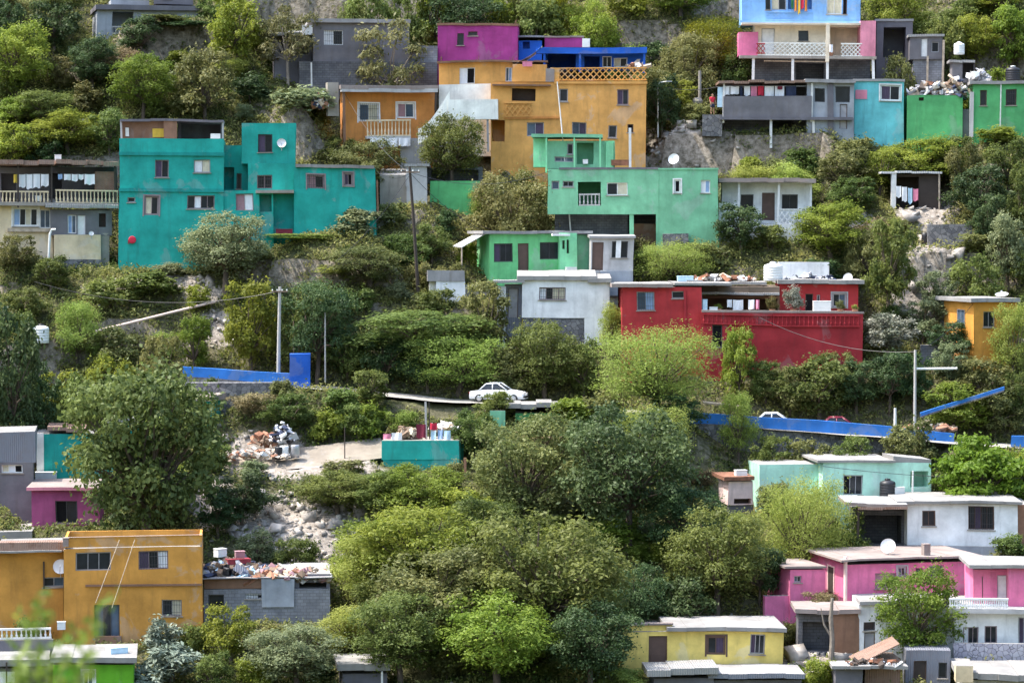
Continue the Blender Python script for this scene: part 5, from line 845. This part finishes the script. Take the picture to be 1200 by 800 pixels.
def crown(seed,kind,nl,n,size,asp=.5):
    """crown in a unit frame: half width 1, from z=0 to z=2; lobes of leaves with gaps between them"""
    global rng
    keep=rng; rng=np.random.default_rng(seed); r=random.Random(seed); lob=[]
    for k in range(nl):
        for _ in range(30):
            a=r.uniform(0,6.283); 
            if kind=='dome': rr=math.sqrt(r.random())*.8; z=.75+.85*(1-rr*rr)+r.uniform(-.5,.12); R=r.uniform(.2,.36); fl=.5
            elif kind=='column': rr=math.sqrt(r.random())*.62; z=r.uniform(.25,1.75); R=r.uniform(.24,.4); fl=1.0
            elif kind=='bush': rr=math.sqrt(r.random())*.72; z=r.uniform(.2,1.0+.6*(1-rr*rr)); R=r.uniform(.18,.40); fl=1.25
            elif kind=='sparse': rr=math.sqrt(r.random())*.82; z=r.uniform(.6,1.8)-.3*rr; R=r.uniform(.17,.28); fl=.7
            elif kind=='feather': rr=math.sqrt(r.random())*.75; z=1.0+r.uniform(-.7,.72)*math.sqrt(max(.1,1-rr*rr)); R=r.uniform(.16,.34); fl=1.0
            else: rr=math.sqrt(r.random())*.86; z=1+r.uniform(-.85,.8)*math.sqrt(max(.08,1-rr*rr)); R=r.uniform(.15,.34)*(1.1-.35*rr); fl=1.0
            if all((rr*math.cos(a)-l[0])**2+(rr*math.sin(a)-l[1])**2+(z-l[2])**2>(.62*(R+l[3]))**2 for l in lob): break
        lob.append((rr*math.cos(a),rr*math.sin(a),z,R,fl,r.random()))
    w=np.array([l[3]**2 for l in lob]); w/=w.sum(); cs=[];ns=[];lv=[]
    for l,f in zip(lob,w):
        m=max(8,int(n*f)); d=sph(m); d[:,2]=np.where(rng.random(m)<.7,np.abs(d[:,2]),d[:,2]); d*=(1+.28*np.sin(d[:,0:1]*5+l[5]*20)*np.sin(d[:,1:2]*4+l[5]*9)); rad=l[3]*np.where(rng.random(m)<.2,rng.uniform(1,1.6,m),rng.uniform(.7,1.02,m)); p=d*rad[:,None]; p[:,2]*=l[4]
        if kind=='feather': p+=rng.normal(0,.045,(m,3))
        cs.append(p+np.array(l[:3])); nn=d*.8+sph(m)*.9+np.array([0,0,.35]); ns.append(nn/np.linalg.norm(nn,axis=1)[:,None]); lv.append(np.clip(.5*rng.random(m)+.55*l[5]+rng.normal(0,.1,m)-.05,0,1))
    me=leaves(np.concatenate(cs),np.concatenate(ns),size,asp,None,'crown',np.concatenate(lv)); rng=keep
    return me,lob
def trunk(seed,lob,stems=1,r0=.075,mat='bark',low=0.0):
    """tapered trunk, in the crown's frame (root at z=-1.1), with a limb to most lobes"""
    r=random.Random(seed); mb=MB(); 
    for s in range(stems):
        ox=r.uniform(-.25,.25)*(stems>1); oy=r.uniform(-.2,.2)*(stems>1); fork=Vector((ox+r.uniform(-.08,.08),oy+r.uniform(-.08,.08),.35+low))
        mb.tube([(ox*.6,oy*.6,-1.3),(ox*.7+r.uniform(-.06,.06),oy*.7,-.5),fork],[r0*1.4,r0*1.05,r0*.8],MAT[mat],7)
        for k,l in enumerate(lob):
            if stems>1 and k%stems!=s: continue
            c=Vector(l[:3]); mid=fork.lerp(c,.5)+Vector((r.uniform(-.1,.1),r.uniform(-.1,.1),.08)); mb.tube([fork,mid,c],[r0*.5,r0*.3,r0*.1],MAT[mat],5,False)
    return mb.mesh('trunk',True)
PROTO={}
def proto(key,kind,nl,n,size,asp=.5,seeds=(1,2,3),stems=1,r0=.07,mat='bark'):
    L_=[]
    for s in seeds: c,lob=crown(s*17+sum(map(ord,key)),kind,nl,n,size,asp); L_.append((c,trunk(s,lob,stems,r0,mat)))
    PROTO[key]=L_
proto('round','round',30,7000,.05,.5,(1,2,3,4)); proto('largeround','round',46,17000,.031,.5,(1,2,3,4)); proto('dome','dome',30,6500,.055,.5,(1,2)); proto('feather','feather',26,9000,.042,.3); proto('largefeather','feather',54,20000,.026,.3,(1,2)); proto('sparse','sparse',20,3000,.05,.4,(1,2),1,.05,'barklight'); proto('column','column',24,6000,.06,.5)
proto('bush','bush',16,3000,.08,.5,(1,2,3),3,.03); proto('fbush','feather',16,3500,.065,.3,(1,2,3),3,.03); proto('big','round',60,15000,.034,.6,(1,2)); proto('rosette','bush',12,1500,.13,.28,(1,2),2,.03)
KIND={ # kind: (proto tree, proto bush, material, tree words, bush words)
 'r':('round','bush','leaf_r','mid green leafy tree','mid green bush'),'d':('round','bush','leaf_d','dark green dense tree','dark green bush'),'f':('feather','fbush','leaf_f','yellow-green feathery tree','yellow-green feathery bush'),
 'o':('round','bush','leaf_o','olive green tree','olive green bush'),'g':('round','bush','leaf_g','grey-green tree','grey-green bush'),'b':('round','bush','leaf_b','fresh green tree','fresh green bush'),'y':('feather','fbush','leaf_y','yellow-flowering tree','yellow-flowering bush'),
 's':('sparse','fbush','leaf_s','thin open-branched tree','thin twiggy bush'),'m':('dome','bush','leaf_m','flat-topped bright green tree','bright green spreading bush'),'a':('rosette','rosette','leaf_a','pale blue-green rosette plant','pale blue-green rosette plant'),'w':('round','bush','leaf_w','white-flowering tree','white-flowering bush'),
 'B':('big','bush','leaf_B','large broad-leaved tree','broad-leaved bush'),'x':('feather','fbush','leaf_x','dry brownish tree','dry brownish bush'),'c':('column','column','leaf_r','narrow upright tree','narrow upright bush'),'C':('round','bush','leaf_c','reddish-brown tinged tree','reddish tinged bush')}
PLANTS=[]
def plant(cx,by,w,hpx,kind,fill=False,yoff=0):
    Y=Yp(by)+yoff; top=by-hpx; d=ray(cx,by); d2=d/d.y
    Y0=Y
    for _ in range(60):   # a plant rooted on a house plot goes behind or in front of that plot
        x=d2.x*Y; hit=[P_ for P_ in PADS if pad_dist(P_,np.array([x]),np.array([Y]))[0]<.35]
        if not hit: break
        if _==0:
            P_=hit[0]; f=P_[1]-abs(P_[5]*P_[2])-abs(P_[4]*P_[3]); back=by<project(P_[0],f,P_[6])[1]-5
        Y+=.3 if back else -.3
    x=d2.x*Y; z=float(hs(np.array([x]),np.array([Y]))[0]); zt=pt(cx,top,Y).z; H=max(.5,(zt-z if Y>Y0 else min(zt-z,1.35*hpx/F*Y))); W=w/F*Y
    tree=H>2.7; k=KIND[kind]; big='large' if W>5.4 and k[0] in('round','feather') else ''; P_=random.choice(PROTO[big+k[0] if tree else k[1]])
    nm=('rosette_plant' if kind=='a' else ('tree' if tree else 'shrub')); e=empty({'f':'mesquite_tree','s':'thorn_tree','B':'broadleaf_tree','m':'acacia_tree'}.get(kind,'leafy_tree') if nm=='tree' else nm,(x,Y,z),random.uniform(0,6.28))
    # crown frame: unit half width, z 0..2 ; stands tr metres above the ground
    tr=(.05 if kind in 'Bfo' else .15)*H if tree else .03*H; ch=H-tr
    c=bpy.data.objects.new('crown',P_[0]); COL.objects.link(c); c.parent=e; c.location=(0,0,tr); c.scale=(W/2*random.uniform(.98,1.12),W/2*random.uniform(.8,1.0),ch/1.92)
    if not P_[0].materials: P_[0].materials.append(MAT[k[2]])
    c.material_slots[0].link='OBJECT'; c.material_slots[0].material=MAT[k[2]]
    t=bpy.data.objects.new('trunk' if tree else 'stem',P_[1]); COL.objects.link(t); t.parent=e; t.location=(0,0,tr); sc=max(.35,min(W/2,ch/2)); t.scale=(W/2*.95,W/2*.9,ch/1.92)
    PLANTS.append([e,cx,by-hpx/2,w,hpx,kind,tree,H,k[3] if tree else k[4],Y,fill]); return e
PL='''215 68 70 42 d;190 62 50 30 r;330 32 60 42 r;380 24 70 42 o;430 24 60 38 r;372 152 50 38 r;418 30 50 30 o;640 22 50 34 r;700 28 60 40 r;735 20 50 32 b;600 18 50 34 r;560 12 60 34 d;905 184 44 26 o;942 178 50 28 r;880 180 40 26 b;822 198 36 18 f;1000 182 50 26 o;20 118 90 90 b;62 62 62 62 d;110 105 75 60 d;165 76 54 58 d;168 142 82 78 b;240 148 74 92 o;277 88 72 96 b;338 102 84 106 s;455 103 104 106 s;250 28 50 36 r;360 176 94 74 g;22 188 74 46 b;80 178 92 48 b;128 184 54 56 r;60 186 66 40 d;100 132 50 34 o;12 62 40 60 d;70 22 70 40 r;130 160 30 30 d;205 176 40 40 o;
430 214 96 50 o;530 214 80 80 r;600 262 104 84 o;400 195 50 34 r;565 236 36 30 f;548 28 104 44 d;628 40 66 40 r;655 26 52 44 y;692 48 72 50 b;738 52 60 62 r;778 84 88 60 o;805 74 76 66 o;834 48 86 62 y;872 70 56 56 r;842 90 66 50 o;797 114 54 36 b;862 96 46 36 r;776 142 44 56 d;736 84 50 34 f;505 24 60 40 b;480 20 60 40 r;590 32 50 34 b;765 30 60 44 d;
1052 24 78 48 b;1104 28 76 48 r;1142 46 74 50 b;1186 54 64 64 b;1108 64 52 40 r;1054 98 46 70 o;1137 92 46 42 b;1176 90 66 46 b;1130 20 70 40 r;1170 20 70 40 b;1030 44 34 40 r;
1082 190 116 44 b;1172 188 66 40 b;1182 236 70 70 r;1150 266 74 74 d;1182 330 66 80 g;1142 350 76 66 r;1130 236 54 66 o;1030 222 56 44 b;988 222 76 46 o;928 204 76 42 f;880 200 66 40 f;1000 254 66 48 r;974 306 108 68 b;1040 372 82 112 r;1100 350 60 44 g;1012 330 50 60 o;1160 300 60 70 d;1120 200 60 44 r;1060 215 60 34 o;850 198 40 26 g;1195 280 40 80 r;
884 268 44 38 d;868 304 66 64 d;788 326 98 46 f;745 318 46 40 o;830 316 54 36 o;902 300 50 40 r;960 330 60 30 d;700 274 34 24 r;665 276 46 24 d;
1040 416 66 48 w;720 404 46 48 f;766 474 166 92 f -2.6;820 140 40 22 o -.5;418 506 52 34 r;472 500 44 30 o;384 502 44 28 b;330 470 40 26 o;866 444 48 72 b;960 464 86 44 r;1004 454 72 44 d;1042 456 66 54 d;928 452 78 44 o;898 446 50 40 r;1070 456 50 50 d;866 508 54 60 f;790 520 70 60 d;1122 508 84 58 b;1166 506 76 52 o;1186 442 56 84 f;1150 456 86 44 o;1112 420 56 44 d;1064 536 76 42 o;905 545 60 36 r;950 548 64 34 o;1000 546 60 36 r;1150 596 112 92 m;1190 470 40 50 r;985 440 50 36 o;
264 346 122 98 g;294 418 84 92 b;372 438 96 108 d;345 420 60 70 r;90 388 62 56 f;20 330 60 56 o;14 486 76 132 d;60 345 56 44 r;432 338 116 50 o;350 318 86 36 f;418 280 68 38 g;478 306 64 36 r;528 336 46 26 o;498 400 168 46 r;408 408 66 44 r;566 398 76 66 o;536 446 134 60 f;545 508 46 44 r;520 500 44 34 o;640 446 100 68 r;600 428 66 48 o;684 446 54 46 r;452 440 66 48 d;500 440 70 40 d;300 330 60 40 o;180 350 70 34 r;130 360 70 40 r;30 380 50 44 r;66 420 66 44 b;112 436 92 44 r;150 420 60 40 b;190 430 60 40 o;30 440 56 60 d;200 330 44 22 g;505 290 50 36 r;455 270 56 36 o;390 340 50 30 f;160 396 70 34 o;226 410 50 40 b;
168 646 178 222 B;130 470 70 50 b;92 486 60 44 r;195 472 56 34 b;240 480 40 36 r;285 610 78 58 d;346 656 60 52 r;42 490 66 66 d;338 500 70 40 r;432 508 56 36 b;398 486 56 34 r;468 494 50 32 f;556 534 60 52 r;250 560 40 40 r;255 628 60 50 d;120 500 70 50 r;
396 602 104 50 r;450 610 100 58 r;492 618 114 74 b;250 556 50 40 r;526 600 50 60 o;
620 622 140 132 o;736 652 166 176 d;762 560 108 90 f;840 710 136 116 r;800 660 110 90 d;872 690 66 86 f;942 656 116 104 f;992 640 56 52 r;680 560 60 50 o;585 590 60 60 r;905 600 40 40 o;890 700 60 60 d;
492 712 166 116 b;438 690 104 76 b;420 712 96 84 f;562 672 106 88 r;520 762 176 120 o;640 776 196 176 r;470 806 126 110 r;584 812 156 120 b;560 770 90 70 o;692 816 110 110 d;708 790 56 60 d;600 700 90 80 r;540 640 90 70 b;750 730 100 70 d;690 700 80 80 r;800 735 90 60 d;
348 812 116 78 g;270 782 76 74 b;188 768 58 46 a;204 800 78 50 a;170 812 60 34 a;228 770 46 44 r;404 768 100 56 f;250 815 60 50 r;440 740 60 60 r;300 806 50 40 b;
10 722 34 50 a;1076 770 106 102 b;962 806 54 40 b;1100 764 56 32 r;1184 658 46 32 r;880 806 50 24 r;728 812 70 30 f;930 800 40 24 b;955 748 46 36 r;925 735 30 24 o;36 760 50 40 r;100 750 44 30 b;1000 804 40 30 r;860 650 50 50 r;30 706 36 44 o'''
for s in PL.replace('\n','').split(';'):
    a=s.split(); plant(*map(float,a[:4]),a[4],yoff=float(a[5]) if len(a)>5 else 0)
HAND=len(PLANTS)
# more scrub of countable size on the remaining slopes
occ=[(p[1],p[2]) for p in PLANTS]; LB=[l[1:] for l in LAND]; tries=0
while len(PLANTS)<HAND+120 and tries<5000:
    tries+=1; cx=random.uniform(-15,1215); by=random.uniform(15,800); hp=random.uniform(20,46); w=hp*random.uniform(1.2,2.0); cy=by-hp/2
    if any(abs(cx-a)<30 and abs(cy-b)<22 for a,b in occ): continue
    if any(x0-8<cx<x1+8 and y0-4<by<y1+10 for x0,y0,x1,y1 in LB): continue
    if any(x0-w*.35<cx<x1+w*.35 and y0<by and by-hp<y1 for x0,y0,x1,y1 in LB): continue
    Y=Yp(by); g=pt(cx,by,Y)
    if dirtw(np.array([g.x]),np.array([g.y]),np.array([g.z]))[0]>.3 or in_pad(np.array([g.x]),np.array([g.y]),.8)[0]: continue
    occ.append((cx,cy)); plant(cx,by,w,hp,random.choice('rroogbbffdgxr'),True)
# terrace plants of the crimson house (in pots) and a dead trunk
for (px,py,w_,h_,k,l) in [(930,366,30,30,'w','rose-flowered potted shrub on the terrace of the crimson house'),(905,366,18,18,'C','reddish potted plant on the terrace of the crimson house'),(842,365,12,9,'b','small green potted plant at the left end of the crimson terrace'),(985,366,14,14,'o','potted plant below the back window of the crimson terrace'),(1002,366,10,9,'f','yellowish potted plant at the right end of the crimson terrace')]:
    u,w=HR.L(px,py,.7); p=HR.W(u,.7,w); e=empty('potted_plant',p); tag(e,l,'potted plant','potted plants on the crimson terrace'); s_=HR.Y/F; W=w_*s_; H=h_*s_
    mb=MB(); mb.lathe([(0,-.12),(.16,-.12),(.24,.25),(.2,.25),(.18,.18),(0,.18)],MAT['clay'],10); mb.build('pot',e)
    P_=PROTO['bush'][0]; c=bpy.data.objects.new('crown',P_[0]); COL.objects.link(c); c.parent=e; c.location=(0,0,.2); c.scale=(W/2,W/2*.6,(H-.2)/1.9); c.material_slots[0].link='OBJECT'; c.material_slots[0].material=MAT[KIND[k][2]]
    t=bpy.data.objects.new('stem',P_[1]); COL.objects.link(t); t.parent=e; t.location=(0,0,.25); t.scale=(W/2*.5,W/2*.5,(H-.2)/4)
g=gp(973,778); mb=MB(); t=hgt(973,700,g); mb.tube([(0,0,-.6),(.12,0,t*.35),(.02,0,t*.7),(.1,0,t)],[.2,.16,.14,.09],MAT['barklight'],8); mb.tube([(.12,0,t*.4),(-.4,0,t*.6),(-.6,0,t*.85)],[.09,.06,.03],MAT['barklight'],6); solo(mb,'dead_trunk',(g.x,g.y,float(hs(np.array([g.x]),np.array([g.y]))[0])),'bare dead tree trunk in front of the tan retaining wall','tree')
# ---- labels for plants: look, size, nearest landmarks; what stays alike after that is told apart by place
def rel(p,l):
    _,x0,y0,x1,y1=l; cx,cy=p[1],p[2]; by=cy+p[4]/2
    if cx<x0: 
        return 'left of' if cy>y0-15 and cy<y1+25 else ('up left of' if cy<=y0 else 'down left of')
    if cx>x1:
        return 'right of' if cy>y0-15 and cy<y1+25 else ('up right of' if cy<=y0 else 'down right of')
    if by>y1-4: return 'below' if cy-p[4]/2>y1 else 'in front of'
    return 'above' if cy<y0+6 else 'beside'
def dist(p,l):
    dx=max(l[1]-p[1],0,p[1]-l[3]); dy=max(l[2]-p[2],0,p[2]-l[4]); return math.hypot(dx,dy*1.2)
used={}
def size(p): s=p[3]*p[4]; return 'huge ' if s>20000 else 'large ' if s>8000 else 'small ' if s<1500 else ''
for p in PLANTS:
    ls=sorted(LAND,key=lambda l:dist(p,l)); p.append(ls); sz=size(p) if p[5]!='B' else ''; p.append(f'{sz}{p[8]} {rel(p,ls[0])} the {ls[0][0]}')
def groups(i):
    g={}
    for p in PLANTS: g.setdefault(p[i],[]).append(p)
    return g
for lab,ps in groups(12).items():
    if len(ps)>1:
        for p in ps:
            q=p[11][1]; w=f'{lab} and {rel(p,q)} the {q[0]}'
            if len(w.split())<=15: p[12]=w
groups_first={}
ORD=['leftmost','second from the left','third from the left','fourth from the left','fifth from the left','sixth from the left','seventh from the left']
for lab,ps in groups(12).items():
    if len(ps)>1:
        ps.sort(key=lambda p:p[1])
        if len(ps)==2: wd=['left one: ','right one: ']
        else: wd=[f'{ORD[min(i,6)]}: ' for i in range(len(ps))]; lab=lab.split(' and ')[0] if len(lab.split())>11 and ' and ' in lab and lab.split(' and ')[1].split()[0] in('left','right','above','below','beside','in','up','down') and len(groups_first.get(lab.split(' and ')[0],[]))==len(ps) else lab
        for p,w in zip(ps,wd): p[12]=w+lab
for p in PLANTS:
    if len(p[12].split())>16: p[12]=p[12].replace('second from the left','second').replace('third from the left','third').replace('fourth from the left','fourth')
    if len(p[12].split())>16: p[12]=p[12].split(' and ')[0] if 'and' not in p[11][0][0] else p[12].replace(' green','',1)
for p in PLANTS: tag(p[0],p[12],{'a':'plant'}.get(p[5],'tree' if p[6] else 'shrub'),'trees on the hillside' if p[6] else 'bushes on the hillside')
# a slender sapling close to the camera, far out of focus
YN=15.0; q0=pt(30,990,YN); zb=float(np.interp(YN,_pr[:,0],_pr[:,1])); e=empty('sapling',(q0.x-.1,YN,zb)); tag(e,'blurred green twigs of a sapling close by in the bottom left corner','sapling'); o0=Vector((q0.x-.1,YN,zb)); st=MB(); LC=[]; LN=[]
for tip in [(52,690),(28,716),(86,742),(128,700),(20,775),(60,760),(104,768)]:
    t_=pt(tip[0],tip[1],YN+random.uniform(-.4,.4))-o0; st.tube([(0,0,-.3),Vector((0,0,t_.z*.75)),Vector((t_.x*.6,t_.y*.6,t_.z*.93)),t_],[.018,.010,.005,.002],MAT['barklight'],5)
    for k in range(75): f=random.uniform(.0,1); c_=Vector((t_.x*.6,t_.y*.6,t_.z*.93)).lerp(t_,f); LC.append(c_+Vector((random.gauss(0,.03),random.gauss(0,.05),random.gauss(0,.026))))
st.build('stem',e); NN=sph(len(LC))+np.array([0,-.6,.6]); NN/=np.linalg.norm(NN,axis=1)[:,None]; lo_=bpy.data.objects.new('crown',leaves(np.array(LC),NN,.032,.4,MAT['leaf_b'],'crown')); COL.objects.link(lo_); lo_.parent=e
# ---- undergrowth nobody could count: low scrub and grass
K=240000; x=rng.uniform(-66,66,K); y=166+rng.random(K)*118; gr=np.hypot(hs(x+.3,y)-hs(x-.3,y),hs(x,y+.3)-hs(x,y-.3))/.6; ok=rng.random(K)<np.clip(.5*np.hypot(1,gr),0,1); x,y=x[ok],y[ok]; ok=np.abs(x)<y*.205+9; x,y=x[ok],y[ok]; z=hs(x,y); w=dirtw(x,y,z); dn=vnoise(x,y,5,11)*.6+vnoise(x,y,2,12)*.4
ok=(~in_pad(x,y,.22))&(rng.random(len(x))>w*1.02)&(dn>.14); x,y,z,dn,w=x[ok],y[ok],z[ok],dn[ok],w[ok]; n=len(x); M=11
R=(.30+1.1*np.clip(dn-.3,0,1)**1.2)*rng.uniform(.6,1.3,n)*(1-.5*w); d=sph(n*M).reshape(n,M,3); d[:,:,2]=np.abs(d[:,:,2]); rad=rng.uniform(.35,1.1,(n,M))
C=d*rad[:,:,None]*R[:,None,None]*np.array([1.15,1.15,1.25])+np.stack([x,y,z],-1)[:,None]; Nn=d*.7+sph(n*M).reshape(n,M,3)*.9+np.array([0,0,.3]); Nn/=np.linalg.norm(Nn,axis=2)[:,:,None]
hue=np.clip(vnoise(x,y,9,21)*.7+vnoise(x,y,2.5,22)*.5-.1,0,1); lv=np.clip(hue[:,None]+rng.normal(0,.2,(n,1))+rng.normal(0,.12,(n,M)),0,1)
print('undergrowth',n*M)
o=bpy.data.objects.new('undergrowth',leaves(C.reshape(-1,3),Nn.reshape(-1,3),np.repeat(.10+.07*dn,M),.4,MAT['leaf_u'] if 'leaf_u' in MAT else leafmat('leaf_u',(.065,.10,.022),(.31,.29,.10),.48),'undergrowth',lv.ravel())); COL.objects.link(o); tag(o,'low scrub and grass covering the open slopes between the houses','undergrowth',None,'stuff')
# ---------------------------------------------------------------- camera, sun, sky
cd=bpy.data.cameras.new('camera'); cam=bpy.data.objects.new('camera',cd); COL.objects.link(cam); cam.rotation_euler=(math.pi/2-PITCH,0,0); cd.sensor_width=36; cd.lens=36*F/1200; cd.clip_start=1; cd.dof.use_dof=True; cd.dof.focus_distance=214; cd.dof.aperture_fstop=2.4; cd.clip_end=3000; S.camera=cam
EL,AZ=math.radians(62),math.radians(SUN_AZ)   # azimuth of the sun, clockwise from +Y (up the slope)
sd=Vector((math.sin(AZ)*math.cos(EL),math.cos(AZ)*math.cos(EL),math.sin(EL)))
ld=bpy.data.lights.new('sun','SUN'); ld.energy=SUN_E; ld.angle=math.radians(.55); ld.color=(1,.95,.86); lo=bpy.data.objects.new('sun',ld); COL.objects.link(lo); lo.rotation_euler=(-sd).to_track_quat('-Z','Y').to_euler(); lo.location=sd*300
w=bpy.data.worlds.new('World'); S.world=w; w.use_nodes=True; nt=w.node_tree; bg=nt.nodes['Background']; sk=nt.nodes.new('ShaderNodeTexSky'); sk.sky_type='NISHITA'; sk.sun_disc=False; sk.sun_elevation=EL; sk.sun_rotation=AZ; sk.altitude=0; sk.air_density=AIR; sk.dust_density=DUST; sk.ozone_density=OZ; nt.links.new(sk.outputs[0],bg.inputs[0]); bg.inputs[1].default_value=SKY_E
v=S.view_settings; v.view_transform='Standard'; v.look='None'; v.exposure=EXPO; v.gamma=1
S.cycles.max_bounces=6; S.cycles.diffuse_bounces=4; S.cycles.transmission_bounces=4; S.cycles.glossy_bounces=2; S.cycles.use_denoising=True; S.cycles.use_adaptive_sampling=True
